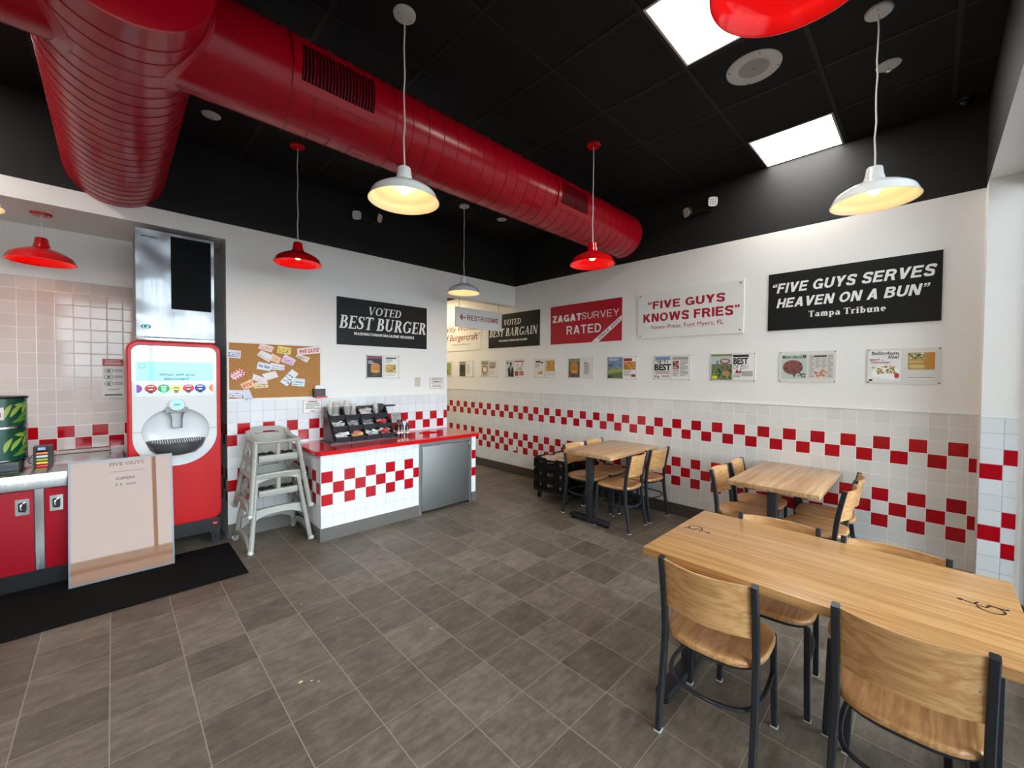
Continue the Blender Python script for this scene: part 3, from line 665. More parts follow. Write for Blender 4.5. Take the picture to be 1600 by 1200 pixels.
# emergency lights on the black band
def emergency(fr, label, u):
    r = thing('emergency_light', label, 'emergency light', fr(u, 3.48)); W = World(r)
    m = MB().use(M_blackpl); 
    m.prism([(u-0.11,3.43),(u+0.11,3.43),(u+0.11,3.53),(u-0.11,3.53)], fr, 0, 0.05); W.part(m, 'housing', label='black housing')
    for s in (-1, 1):
        ax = fr.N*0.82 + fr.U*(0.55*s) + Vector((0,0,-0.25)); c = fr(u+0.135*s, 3.49+0.02*s, 0.06)
        ax.normalize(); Xv = ax.cross(Vector((0,0,1))).normalized(); Yv = Xv.cross(ax); f2 = Fr(c, Xv, Yv, ax)
        m = MB().use(M_blackpl); m.lathe([(0.022,-0.06),(0.05,-0.03),(0.056,0.0)], c, ax, 20, cap0=True)
        q = [(0.052*math.copysign(abs(math.cos(a))**0.5, math.cos(a)), 0.052*math.copysign(abs(math.sin(a))**0.5, math.sin(a))) for a in [2*PI*i/24 for i in range(24)]]
        m.prism(q, f2, -0.02, 0.012); hd = W.part(m, 'lamp_head')
        m = MB().use(color((226,222,220), 0.3)); m.prism([(a*0.9, b*0.9) for a, b in q], f2, 0.011, 0.016); m.use(color((120,116,116), 0.4))
        for k in (-1, 0, 1): m.rect(f2, -0.038, 0.024*k-0.002, 0.038, 0.024*k+0.002, 0.0165); m.rect(f2, 0.024*k-0.002, -0.038, 0.024*k+0.002, 0.038, 0.0165)
        setp(m.build('lens', hd, shift=r.location), label='pale ribbed square lens')
emergency(FB_(0.0), 'twin-head emergency light on the black band above the burger sign', 2.19)
emergency(FR_(0.0), 'twin-head emergency light on the black band above the fries sign', -1.815)

# ================================================================== TABLES AND CHAIRS
ZTOP = 0.78
def rrect(u0, v0, u1, v1, r, n=4):
    o = []
    for cx, cy, a in ((u1-r, v0+r, -90), (u1-r, v1-r, 0), (u0+r, v1-r, 90), (u0+r, v0+r, 180)):
        o += arc(cx, cy, r, r, a, a+90, n)
    return o
def wheelchair(m, fr, h):
    """outline access symbol, drawn about 0.1 tall in the frame"""
    def stroke(pts, wd):
        n = len(pts)
        for i in range(n-1):
            (ax, ay), (bx, by) = pts[i], pts[i+1]; L = math.hypot(bx-ax, by-ay) or 1; nx, ny = -(by-ay)/L*wd/2, (bx-ax)/L*wd/2
            m.flat(fr, [(ax+nx, ay+ny), (ax-nx, ay-ny), (bx-nx, by-ny), (bx+nx, by+ny)], h)
    stroke(arc(0.0, -0.012, 0.034, 0.034, 115, 395, 26), 0.0075)
    stroke([(-0.008, 0.055), (-0.003, 0.0), (0.028, 0.0), (0.043, -0.04), (0.055, -0.036)], 0.0085)
    stroke([(-0.004, 0.03), (0.024, 0.03)], 0.007); m.ell(fr, -0.010, 0.066, 0.0095, 0.0095, h, 16)
def table(name, label, x0, x1, y0, y1, along, topmat):
    cx, cy = (x0+x1)/2, (y0+y1)/2
    r = thing(name, label, 'table', (cx, cy, 0)); W = World(r)
    m = MB().use(topmat); m.box(x0, x1, y0, y1, ZTOP-0.038, ZTOP, bevel=0.004); W.part(m, 'tabletop')
    hl = (x1-x0)/2 if along == 'X' else (y1-y0)/2; hw = (y1-y0)/2 if along == 'X' else (x1-x0)/2
    for s in (-1, 1):
        d = s*(hl-0.085); P = (lambda a, b: (cx+a, cy+b)) if along == 'X' else (lambda a, b: (cx+b, cy+a))
        def bx(m, a0, a1, b0, b1, z0, z1, bv=0.003):
            p, q = P(a0, b0), P(a1, b1); m.box(p[0], q[0], p[1], q[1], z0, z1, bevel=bv)
        m = MB().use(M_frame); bx(m, d-0.038, d+0.038, -0.03, 0.03, 0.06, ZTOP-0.044); col_ = W.part(m, 'column')
        m = MB().use(M_frame); bx(m, d-0.03, d+0.03, -hw+0.075, hw-0.075, ZTOP-0.046, ZTOP-0.038, 0.001); W.part(m, 'top_plate')
        m = MB().use(M_frame); bx(m, d-0.035, d+0.035, -hw+0.06, hw-0.06, 0.03, 0.066); ft = W.part(m, 'foot_bar')
        for t in (-1, 1):
            p = P(d, t*(hw-0.085)); m = MB().use(M_rubber); m.lathe([(0.022, 0), (0.022, 0.018), (0.010, 0.02), (0.010, 0.032)], (p[0], p[1], 0), (0,0,1), 16, True, True); W.part(m, 'levelling_foot', ft, label='black levelling foot')
    return r, W
def make_chair():
    r = thing('dining_chair', 'chair', 'chair')
    # legs: rear pair carry on up as back posts
    def P3(pts, n=6): return cr(pts, n)
    for s in (-1, 1):
        m = MB().use(M_frame)
        rear = P3([(s*0.190,-0.200,0.006),(s*0.190,-0.185,0.13),(s*0.189,-0.160,0.30),(s*0.187,-0.150,0.43),(s*0.187,-0.158,0.55),(s*0.187,-0.178,0.68),(s*0.187,-0.204,0.808)])
        m.bar(rear, 0.025, 0.032, (1,0,0)); l = m.build('leg', r); setp(l, label='rear leg running up as back post')
        m = MB().use(M_glide); m.box(s*0.190-0.0145, s*0.190+0.0145, -0.218, -0.182, 0, 0.007); m.build('foot_glide', l)
        m = MB().use(M_frame); m.bar([(s*0.192,0.195,0.006),(s*0.186,0.188,0.22),(s*0.182,0.182,0.438)], 0.025, 0.025, (1,0,0)); l = m.build('leg', r)
        m = MB().use(M_glide); m.box(s*0.192-0.0145, s*0.192+0.0145, 0.181, 0.209, 0, 0.007); m.build('foot_glide', l)
    # seat outline: wide rounded front, narrower round rear
    o = []
    for i in range(56):
        a = 2*PI*i/56; c, sn = math.cos(a), math.sin(a)
        e = 0.52 if sn > 0 else 0.66
        x = 0.208*math.copysign(abs(c)**e, c)*(1.0 if sn > 0 else 1.0-0.06*abs(sn)); y = 0.205*math.copysign(abs(sn)**e, sn)+0.008
        o.append((x, y))
    def ring(k, z, dish=0.0):
        return [(x*k, 0.008+(y-0.008)*k, z-dish*max(0, 1-abs((y-0.008)*k+0.03)/0.2)*(1-0.6*abs(x*k)/0.2)) for x, y in o]
    m = MB().use(M_oak_seat)
    m.rings([ring(0.93, 0.438), ring(0.985, 0.440), ring(1.0, 0.447), ring(1.0, 0.456), ring(0.985, 0.464), ring(0.95, 0.467, 0.001), ring(0.8, 0.467, 0.008), ring(0.55, 0.467, 0.016), ring(0.28, 0.467, 0.019), ring(0.02, 0.467, 0.019)], True, True, True)
    m.build('seat', r, sharp=50)
    m = MB().use(M_frame); m.tube([(x*0.88, 0.008+(y-0.008)*0.88, 0.427) for x, y in o[::2]], 0.011, 8, True)
    m.box(-0.17, 0.17, -0.03, 0.03, 0.425, 0.438); m.build('seat_frame', r)
    # ring stretcher
    pts = cr([(0.183,0.176,0.262),(0.188,0.06,0.262),(0.182,-0.07,0.262),(0.135,-0.168,0.262),(0.0,-0.205,0.262),(-0.135,-0.168,0.262),(-0.182,-0.07,0.262),(-0.188,0.06,0.262),(-0.183,0.176,0.262)], 7)
    m = MB().use(M_frame); m.bar(pts, 0.013, 0.019, (0,0,1), 0.3); m.build('stretcher', r)
    # bent plywood back between the posts
    m = MB().use(M_oak_back); N, K = 14, 8; front, backl = [], []
    def pt(i, k, off):
        x = -0.176+0.352*i/N; z = 0.575+0.226*k/K; t = (z-0.43)/0.37
        y = -0.150-0.052*t**1.6 - 0.046*(1-(x/0.176)**2) + off
        return Vector((x, y, z))
    V = [[[m.bm.verts.new(pt(i, k, off)) for i in range(N+1)] for k in range(K+1)] for off in (0.009, -0.004)]
    for k in range(K):
        for i in range(N):
            a, b = V; m._face([a[k][i+1], a[k][i], a[k+1][i], a[k+1][i+1]]); m._face([b[k][i], b[k][i+1], b[k+1][i+1], b[k+1][i]])
    for k in range(K):
        for i in (0, N): m._face([V[0][k][i], V[1][k][i], V[1][k+1][i], V[0][k+1][i]])
    for i in range(N):
        for k in (0, K): m._face([V[0][k][i], V[1][k][i], V[1][k][i+1], V[0][k][i+1]])
    bk = m.build('backrest', r, sharp=40)
    for s in (-1, 1):
        m = MB().use(M_chrome); m.sphere((s*0.160, pt(0 if s < 0 else N, 4, -0.004).y-0.004, 0.68), 0.0045, 10); m.build('bolt', bk)
    return r
chair0 = make_chair(); _first = [True]
def put_chair(x, y, deg, label, group):
    c = chair0 if _first[0] else copy_tree(chair0); _first[0] = False
    c.location = (x, y, 0); c.rotation_euler = (0, 0, math.radians(deg)); setp(c, label, 'chair', group)
r, W = table('dining_table', 'long oak table with wheelchair symbols, closest to the camera', 1.875, 2.672, -0.258, 0.98, 'Y', M_oak_top)
m = MB().use(mat('engraved black', (38,30,26), 0.6)); 
wheelchair(m, Fr((2.315, 0.885, ZTOP+0.0006), (-0.92,0.39,0), (-0.39,-0.92,0), (0,0,1)), 0); W.part(m, 'access_symbol', label='black wheelchair symbol at the far end')
m = MB().use(mat('engraved black')); wheelchair(m, Fr((2.305, -0.165, ZTOP+0.0006), (0.92,-0.39,0), (0.39,0.92,0), (0,0,1)), 0); W.part(m, 'access_symbol', label='black wheelchair symbol at the right end')
table('dining_table', 'small oak table beside the right wall, in front of the bread crates', 3.665, 4.69, 2.285, 2.90, 'X', M_oak_block)
table('dining_table', 'small oak table beside the right wall, right behind the long table', 3.60, 4.685, 0.53, 1.148, 'X', M_oak_block)
GA, GB, GC = 'chairs at the long table', 'chairs at the table by the crates', 'chairs at the table behind the long table'
put_chair(1.985, 0.655, -88, 'oak and charcoal steel chair at the near left corner of the long table', GA)
put_chair(2.06, 0.03, -91, 'oak and charcoal steel chair closest to the camera in the bottom right corner', GA)
put_chair(2.515, 0.575, 94, 'oak chair on the far side of the long table, nearer its left end', GA)
put_chair(2.50, 0.105, 90, 'oak chair on the far side of the long table, nearer its right end', GA)
put_chair(3.945, 2.33, 3, 'oak chair on the front side of the crate-side table, away from the wall', GB)
put_chair(4.43, 2.32, -4, 'oak chair on the front side of the crate-side table, close to the wall', GB)
put_chair(3.985, 2.80, 177, 'oak chair between the crates and the crate-side table, away from the wall', GB)
put_chair(4.41, 2.80, 181, 'oak chair between the crates and the crate-side table, close to the wall', GB)
put_chair(3.94, 1.12, 180, 'oak chair at the left side of the second small table, away from the wall', GC)
put_chair(4.38, 1.11, 182, 'oak chair at the left side of the second small table, close to the wall', GC)
put_chair(3.95, 0.60, -3, 'oak chair at the right side of the second small table, nearer the long table', GC)
put_chair(4.40, 0.60, 2, 'oak chair at the right side of the second small table, against the wall', GC)

# ================================================================== BREAD CRATES
cx0, cx1, cy0, cy1 = 4.0, 4.62, 3.10, 3.66
r = thing('dolly', 'low black dolly on casters under the stacked bread crates', 'dolly', ((cx0+cx1)/2, (cy0+cy1)/2, 0)); W = World(r)
m = MB().use(mat('dolly black', (34,36,40), 0.5))
for a, b in ((cx0+0.005, cx0+0.06), (cx1-0.06, cx1-0.005), (4.28, 4.34)): m.box(a, b, cy0+0.005, cy1-0.005, 0.098, 0.124, 0.003)
for a, b in ((cy0+0.005, cy0+0.06), (cy1-0.06, cy1-0.005)): m.box(cx0+0.06, cx1-0.06, a, b, 0.098, 0.124, 0.003)
W.part(m, 'frame')
for ax in (cx0+0.055, cx1-0.055):
    for ay in (cy0+0.055, cy1-0.055):
        m = MB().use(M_chrome); m.box(ax-0.025, ax+0.025, ay-0.025, ay+0.025, 0.092, 0.098)
        for s in (-1, 1): m.box(ax-0.014, ax+0.014, ay+s*0.017-0.0015, ay+s*0.017+0.0015, 0.035, 0.093)
        c = W.part(m, 'caster', label='black wheel in a steel fork')
        m = MB().use(M_rubber); m.lathe([(0.006,-0.012),(0.036,-0.012),(0.040,-0.007),(0.040,0.007),(0.036,0.012),(0.006,0.012)], (ax, ay, 0.040), (0,1,0), 24, True, True); W.part(m, 'wheel', c)
M_crate = mat('crate black', (12,12,13), 0.45, spec=0.3); M_bread = mat('bread', (206,160,104), 0.6); M_bag = mat('bread bag', (222,205,180), 0.2, coat=0.4)
def crate(k, label):
    z0 = 0.125+0.142*k; r = thing('bread_crate', label, 'crate', ((cx0+cx1)/2, (cy0+cy1)/2, z0), 0, 'black bread crates'); W = World(r)
    m = MB().use(M_crate); m.box(cx0, cx1, cy0, cy1, z0, z0+0.012)
    h = 0.139
    def side(fr, L, slots):
        o = [(0,0.0),(L,0.0),(L,h-0.02),(L-0.05,h),(L*0.66,h),(L*0.62,h-0.018),(L*0.38,h-0.018),(L*0.34,h),(0.05,h),(0,h-0.02)]
        m.prism(o, fr, -0.014, 0.0, slots, back=True)
        for u in [L*i/8 for i in range(9)]: m.prism([(max(0,u-0.004),0.004),(min(L,u+0.004),0.004),(min(L,u+0.004),h-0.03),(max(0,u-0.004),h-0.03)], fr, 0.0, 0.006)
        m.prism([(0,0.0),(L,0.0),(L,0.012),(0,0.012)], fr, 0, 0.008)
    def sl(L):
        return [rrect(L*c-w2, 0.052, L*c+w2, 0.096, 0.008, 2) for c, w2 in ((0.09,0.012),(0.21,0.022),(0.5,0.062),(0.79,0.022),(0.91,0.012))]
    side(Fr((cx0, cy1, z0), (0,-1,0), (0,0,1), (-1,0,0)), cy1-cy0, sl(cy1-cy0)); side(Fr((cx0, cy0, z0), (1,0,0), (0,0,1), (0,-1,0)), cx1-cx0, sl(cx1-cx0))
    side(Fr((cx1, cy0, z0), (0,1,0), (0,0,1), (1,0,0)), cy1-cy0, []); side(Fr((cx1, cy1, z0), (-1,0,0), (0,0,1), (0,1,0)), cx1-cx0, [])
    W.part(m, 'tray')
crate(0, 'black plastic bread crate at the bottom of the stack, on the dolly')
crate(1, 'black plastic bread crate in the middle of the stack of three')
crate(2, 'black plastic bread crate at the top of the stack, open above')
def bun_bag(x, y, z, s, label):
    r = thing('bag_of_buns', label, 'bread bag', (x, y, z), 0, 'bags of buns in the crates'); W = World(r)
    m = MB().use(M_bread)
    for i in range(3):
        for j in range(2): m.sphere((x+(i-1)*0.088, y+(j-0.5)*0.11, z+0.036), 0.046, 14, 1.0, 1.15, 0.72)
    W.part(m, 'buns', label='row of tan buns')
    rnd = random.Random(s); m = MB().use(M_bag); o = [(math.cos(a), math.sin(a)) for a in [2*PI*i/26 for i in range(26)]]
    def lp(k, zz, j): return [(x+0.138*k*math.copysign(abs(c)**.6, c)+rnd.uniform(-j, j), y+0.115*k*math.copysign(abs(q)**.6, q)+rnd.uniform(-j, j), z+zz+rnd.uniform(-j, j)) for c, q in o]
    m.rings([lp(0.96, 0.004, 0.0), lp(1.0, 0.03, 0.003), lp(0.95, 0.058, 0.006), lp(0.7, 0.078, 0.008), lp(0.3, 0.082, 0.008), lp(0.03, 0.08, 0)], True, True, True)
    m.mats = [glass_bag]; W.part(m, 'bag', label='clear crinkled plastic bag', sharp=70)
glass_bag = bpy.data.materials.new('bag film'); glass_bag.use_nodes = True; _b = glass_bag.node_tree.nodes['Principled BSDF']
_b.inputs['Base Color'].default_value = lin((244,230,206)); _b.inputs['Roughness'].default_value = 0.15; _b.inputs['Alpha'].default_value = 0.55
names = [['far left', 'far right'], ['near left', 'near right']]
for k, nm in enumerate(('bottom', 'middle', 'top')):
    for i in range(2):
        for j in range(2):
            bun_bag(cx0+0.158+0.30*i, cy0+0.142+0.275*j, 0.125+0.142*k+(0.06 if k == 2 else 0.013), k*4+i*2+j, 'clear bag of buns in the %s bread crate, at its %s corner by the %s' % (nm, 'rear' if j else 'front', 'wall' if i else 'aisle'))

# ================================================================== CONDIMENT COUNTER
CX0, CX1, CY = 1.41, 3.325, 4.06
ZK = 0.88
r = thing('counter_base', 'white and red tiled counter base left of the steel cabinet', 'counter', (1.95, 4.4, 0)); W = World(r)
m = MB().use(M_tile_cfront); m.box(CX0, 2.495, CY, YB-0.02, 0.127, ZK-0.042, faces={'-x': M_tile_cside, '+x': M_baseb}); W.part(m, 'tiled_body')
m = MB().use(M_baseb); m.box(CX0-0.004, 2.495, CY-0.004, YB-0.02, 0, 0.127); W.part(m, 'base_tiles', label='grey base tiles')
m = MB().use(mat('edge trim', (150,148,145), 0.35, metal=0.7)); m.box(CX0-0.003, CX0+0.003, CY-0.003, CY+0.003, 0.127, ZK-0.042); m.box(2.489, 2.495, CY-0.003, CY, 0.127, ZK-0.042); W.part(m, 'edge_trim')
r = thing('counter_base', 'narrow tiled end pillar of the counter right of the steel cabinet', 'counter', (3.29, 4.4, 0)); W = World(r)
M_tile_cend = tile_mat('tile counter end', 'X', 1.0, 3.258, 0.675-0.012, [(0,2)], white=(230,232,234), grout=(186,188,193))
m = MB().use(M_tile_cend); m.box(3.258, CX1, CY, YB-0.02, 0.127, ZK-0.042); W.part(m, 'tiled_body')
m = MB().use(M_baseb); m.box(3.258, CX1+0.004, CY-0.004, YB-0.02, 0, 0.127); W.part(m, 'base_tiles', label='grey base tiles')
r = thing('trash_cabinet', 'brushed steel trash cabinet with one door under the red worktop', 'cabinet', (2.876, 4.4, 0)); W = World(r)
m = MB().use(M_steel_door); m.box(2.497, 3.256, CY+0.035, YB-0.02, 0.02, ZK-0.042)
for a, b in ((2.497, 2.528), (3.225, 3.256)): m.box(a, b, CY+0.002, CY+0.035, 0.0, ZK-0.042)
m.box(2.528, 3.225, CY+0.002, CY+0.035, ZK-0.085, ZK-0.042); W.part(m, 'body')
m = MB().use(M_steel_door); m.box(2.533, 3.220, CY-0.004, CY+0.022, 0.035, ZK-0.09, 0.003); d = W.part(m, 'door')
m = MB().use(M_chrome); m.tube(cr([(3.205, CY-0.004, 0.775), (3.205, CY-0.024, 0.77), (3.205, CY-0.024, 0.69), (3.205, CY-0.004, 0.685)], 5), 0.006, 8); W.part(m, 'handle', d, label='small upright pull handle')
m = MB().use(M_chrome)
m.tube([(2.533, CY-0.004, 0.1), (2.533, CY-0.004, 0.72)], 0.005, 8); W.part(m, 'hinge', d)
m = MB().use(M_redlam); fr = Fr((0, 0, 0), (1,0,0), (0,1,0), (0,0,1))
hole = arc(2.876, 4.45, 0.135, 0.105, 0, 360, 40)[:-1]
o = arc(1.43, 4.08, 0.06, 0.06, 180, 270, 8) + arc(3.335, 4.045, 0.025, 0.025, 270, 360, 5) + [(3.36, YB-0.0), (1.37, YB-0.0)]
m.prism(o, fr, ZK-0.04, ZK, [hole], back=True); ct = m.build('countertop', sharp=40)
setp(ct, 'glossy red worktop with a round trash hole over the tiled counter', 'countertop')
m = MB().use(mat('hole ring red', (60,4,8), 0.6, spec=0.1)); m.rings([[(2.876+0.136*math.cos(2*PI*i/40), 4.45+0.106*math.sin(2*PI*i/40), z) for i in range(40)] for z in (ZK-0.001, ZK-0.06)], True, False, True); m.build('chute_rim', ct)

# tiered condiment rack
RX0, RX1 = 1.655, 2.36
r = thing('condiment_rack', 'black three-tier condiment rack on the red worktop', 'rack', ((RX0+RX1)/2, 4.5, ZK)); W = World(r)
for x, nm in ((RX0, 0), (RX1-0.012, 1)):
    m = MB().use(M_charpl); fr = Fr((x, 0, 0), (0,1,0), (0,0,1), (1,0,0))
    m.prism([(4.345, ZK), (4.66, ZK), (4.66, 1.255), (4.60, 1.255), (4.585, 1.21), (4.40, 0.925), (4.345, 0.905)], fr, 0, 0.012, back=True); W.part(m, 'side_panel')
m = MB().use(M_charpl); m.box(RX0-0.035, RX1+0.02, 4.35, 4.66, ZK, ZK+0.012); W.part(m, 'base_plate')
m = MB().use(M_blackpl); m.box(RX0+0.012, RX1-0.012, 4.645, 4.66, ZK+0.012, 1.25)
for y, z in ((4.47, 1.0), (4.555, 1.11)): m.box(RX0+0.012, RX1-0.012, y, 4.645, z-0.006, z)
W.part(m, 'back_shelves')
m = MB().use(M_blackpl); m.box(RX1-0.10, RX1+0.11, 4.57, 4.66, 1.232, 1.25); m.box(RX1-0.10, RX1-0.05, 4.56, 4.66, 1.2, 1.27); W.part(m, 'top_tray')
m = MB().use(color((150,148,144), 0.3)); fr = Fr((RX1+0.065, 4.46, 1.105), (1,0,0), (0,0.25,0.97), (0,-0.97,0.25)); m.prism(rrect(-0.062, -0.06, 0.062, 0.06, 0.006), fr, -0.006, 0, back=True)
m.use(color((118,116,112))); m.lines(fr, -0.045, -0.04, 0.045, 0.04, 5, 0.0008)
m.use(M_blackpl).box(RX1-0.004, RX1+0.03, 4.47, 4.50, ZK, 1.09); W.part(m, 'notice_plate', label='small grey notice plate on a post')
tiers = [(4.352, ZK+0.014, 'bottom'), (4.437, 1.003, 'middle'), (4.522, 1.113, 'top')]
bw = (RX1-RX0-0.03)/4; BINS = []
for y, z, nm in tiers:
    for i in range(4):
        x0 = RX0+0.015+bw*i; x1 = x0+bw-0.006
        m = MB().use(M_blackpl); fr = Fr((x0, 0, 0), (0,1,0), (0,0,1), (-1,0,0)); L = x1-x0
        sidep = [(y, z), (y+0.13, z), (y+0.13, z+0.118), (y+0.07, z+0.118), (y+0.03, z+0.072), (y-0.016, z+0.052)]
        m.prism(sidep, fr, -0.003, 0.0, back=True); m.prism(sidep, Fr((x1, 0, 0), (0,1,0), (0,0,1), (1,0,0)), -0.003, 0.0, back=True)
        m.box(x0, x1, y, y+0.13, z, z+0.003); m.box(x0, x1, y+0.127, y+0.13, z, z+0.118)
        m.use(M_charpl); q = Fr((x0, y, z), (1,0,0), Vector((0,-0.3,1)).normalized(), (0,-1,-0.3)); m.prism([(0,0),(L,0),(L,0.055),(0,0.055)], q, -0.003, 0.0, back=True)
        W.part(m, 'bin'); BINS.append((x0+L/2, y+0.055, z+0.003, L))
def packets(b, cols, label, cat, name, n=30, top=0.062, size=(0.052, 0.036)):
    x, y, z, L = b; rnd = random.Random(hash(label) % 1000 if False else sum(map(ord, label))); m = MB()
    for k in range(n):
        t = k/n; px = x+rnd.uniform(-L/2+0.03, L/2-0.03); py = y+rnd.uniform(-0.028, 0.045); pz = z+0.03+top*t*(0.75+0.25*rnd.random())
        Rm_ = Matrix.Translation((px, py, pz)) @ Matrix.Rotation(rnd.uniform(-0.9, 0.9), 4, 'Z') @ Matrix.Rotation(rnd.uniform(-0.5, 0.9), 4, 'X') @ Matrix.Rotation(rnd.uniform(-0.4, 0.4), 4, 'Y')
        m.use(color(rnd.choice(cols), 0.35)); m.box(-size[0]/2, size[0]/2, -size[1]/2, size[1]/2, -0.002, 0.002, M=Rm_)
    o = m.build(name); setp(o, label, cat, kind='stuff')
wh = (232,232,230)
packets(BINS[0], [wh, (225,225,228), (205,208,214)], 'white salt and pepper packets in the bottom-left bin of the rack', 'condiment packets', 'condiment_packets')
packets(BINS[1], [(236,206,96), (232,150,150), (240,220,120), (226,120,120)], 'yellow and pink sweetener packets in the bottom row of the rack', 'sweetener packets', 'sweetener_packets')
packets(BINS[2], [wh, wh, (214,222,232)], 'white sugar packets right of the yellow and pink sweeteners', 'sugar packets', 'sugar_packets')
packets(BINS[3], [wh, (214,60,60), (200,30,40), (236,220,214)], 'red and white packets in the bottom-right bin of the rack', 'condiment packets', 'condiment_packets')
packets(BINS[4], [(206,208,208), (176,178,180), wh], 'pale wrapped straws and cutlery in the middle-left bin of the rack', 'wrapped cutlery', 'wrapped_cutlery', size=(0.07, 0.014), n=40)
packets(BINS[5], [(190,194,196), (214,214,214), (150,152,154)], 'pale lids and cutlery in the second bin of the middle row', 'wrapped cutlery', 'wrapped_cutlery', size=(0.05, 0.02), n=34)
packets(BINS[6], [(180,186,190), (225,226,228), (140,144,148)], 'clear plastic lids in the third bin of the middle row', 'plastic lids', 'plastic_lids', size=(0.045, 0.04), n=20)
packets(BINS[7], [(206,20,28), (226,60,60), (232,140,136)], 'red ketchup packets in the middle-right bin of the rack', 'ketchup packets', 'ketchup_packets', n=34)
packets(BINS[10], [wh, (238,238,238), (215,190,190)], 'white paper napkins and packets in the top row of the rack', 'napkins', 'paper_napkins', n=22, size=(0.07, 0.06), top=0.085)
def cup_stack(x, y, z, h, rad, label, tilt=0.0):
    m = MB().use(M_cup); n = int(h/0.009); prof = []
    for k in range(n):
        q = 0.009*k; prof += [(rad*0.90, q), (rad, q+0.006)]
    m.lathe(prof + [(rad, h), (rad-0.002, h), (rad*0.8, h-0.05)], (x, y, z), (0,0,1), 20, True)
    setp(m.build('cup_stack', sharp=80), label, 'cup stack', 'stacks of clear cups on the rack')
b = BINS[8]; m = MB().use(M_cup)
for k in range(4): m.lathe([(0.001, 0.05-0.006*k), (0.03, 0.046-0.006*k), (0.052, 0.022-0.006*k), (0.058, 0.012-0.006*k)], (b[0], b[1]+0.005, b[2]+0.02), (0,0,1), 24)
setp(m.build('dome_lids', sharp=80), 'nest of clear domed lids in the top-left bin of the rack', 'plastic lids')
cup_stack(BINS[8][0]-0.045, 4.615, 1.12, 0.165, 0.028, 'leftmost stack of clear cups behind the top row of the rack')
cup_stack(BINS[8][0]+0.02, 4.615, 1.12, 0.19, 0.036, 'tall stack of clear cups behind the domed lids')
cup_stack(BINS[9][0]-0.028, 4.60, 1.12, 0.205, 0.036, 'tallest stack of clear cups, left of the napkins')
cup_stack(BINS[9][0]+0.045, 4.60, 1.12, 0.17, 0.03, 'stack of clear cups touching the napkin bin')
cup_stack(BINS[11][0]-0.025, 4.60, 1.12, 0.15, 0.034, 'stack of clear cups right of the napkins')
M_sauce = mat('dark sauce', (46,18,12), 0.12, coat=0.3)
for k, (x, y, lc, txt) in enumerate(((2.425,4.41,(232,226,220),'bottle of dark sauce nearest the rack'), (2.478,4.43,(236,234,232),'bottle of dark sauce second from the rack'), (2.535,4.40,(226,222,214),'bottle of dark sauce farthest right and nearest the counter edge'), (2.45,4.49,(214,200,190),'bottle of dark sauce standing behind the first one'), (2.515,4.49,(228,224,216),'bottle of dark sauce at the rear right of the group'))):
    r = thing('sauce_bottle', txt, 'sauce bottle', (x, y, ZK), 0, 'sauce bottles beside the rack'); W = World(r)
    m = MB().use(M_sauce); m.lathe([(0.020,0),(0.024,0.004),(0.024,0.105),(0.020,0.122),(0.011,0.142),(0.010,0.172)], (x,y,ZK), (0,0,1), 20, True); W.part(m, 'bottle')
    m = MB().use(color(lc)); m.lathe([(0.0244,0.035),(0.0244,0.07)], (x,y,ZK), (0,0,1), 20); m.use(color((150,20,24))); m.lathe([(0.0247,0.055),(0.0247,0.064)], (x,y,ZK), (0,0,1), 20); W.part(m, 'label_band', label='pale paper band with a red stripe')
    m = MB().use(M_blackpl if k != 2 else color((225,222,216))); m.lathe([(0.0125,0.165),(0.0125,0.196),(0.008,0.2),(0.001,0.2)], (x,y,ZK), (0,0,1), 16); W.part(m, 'cap')

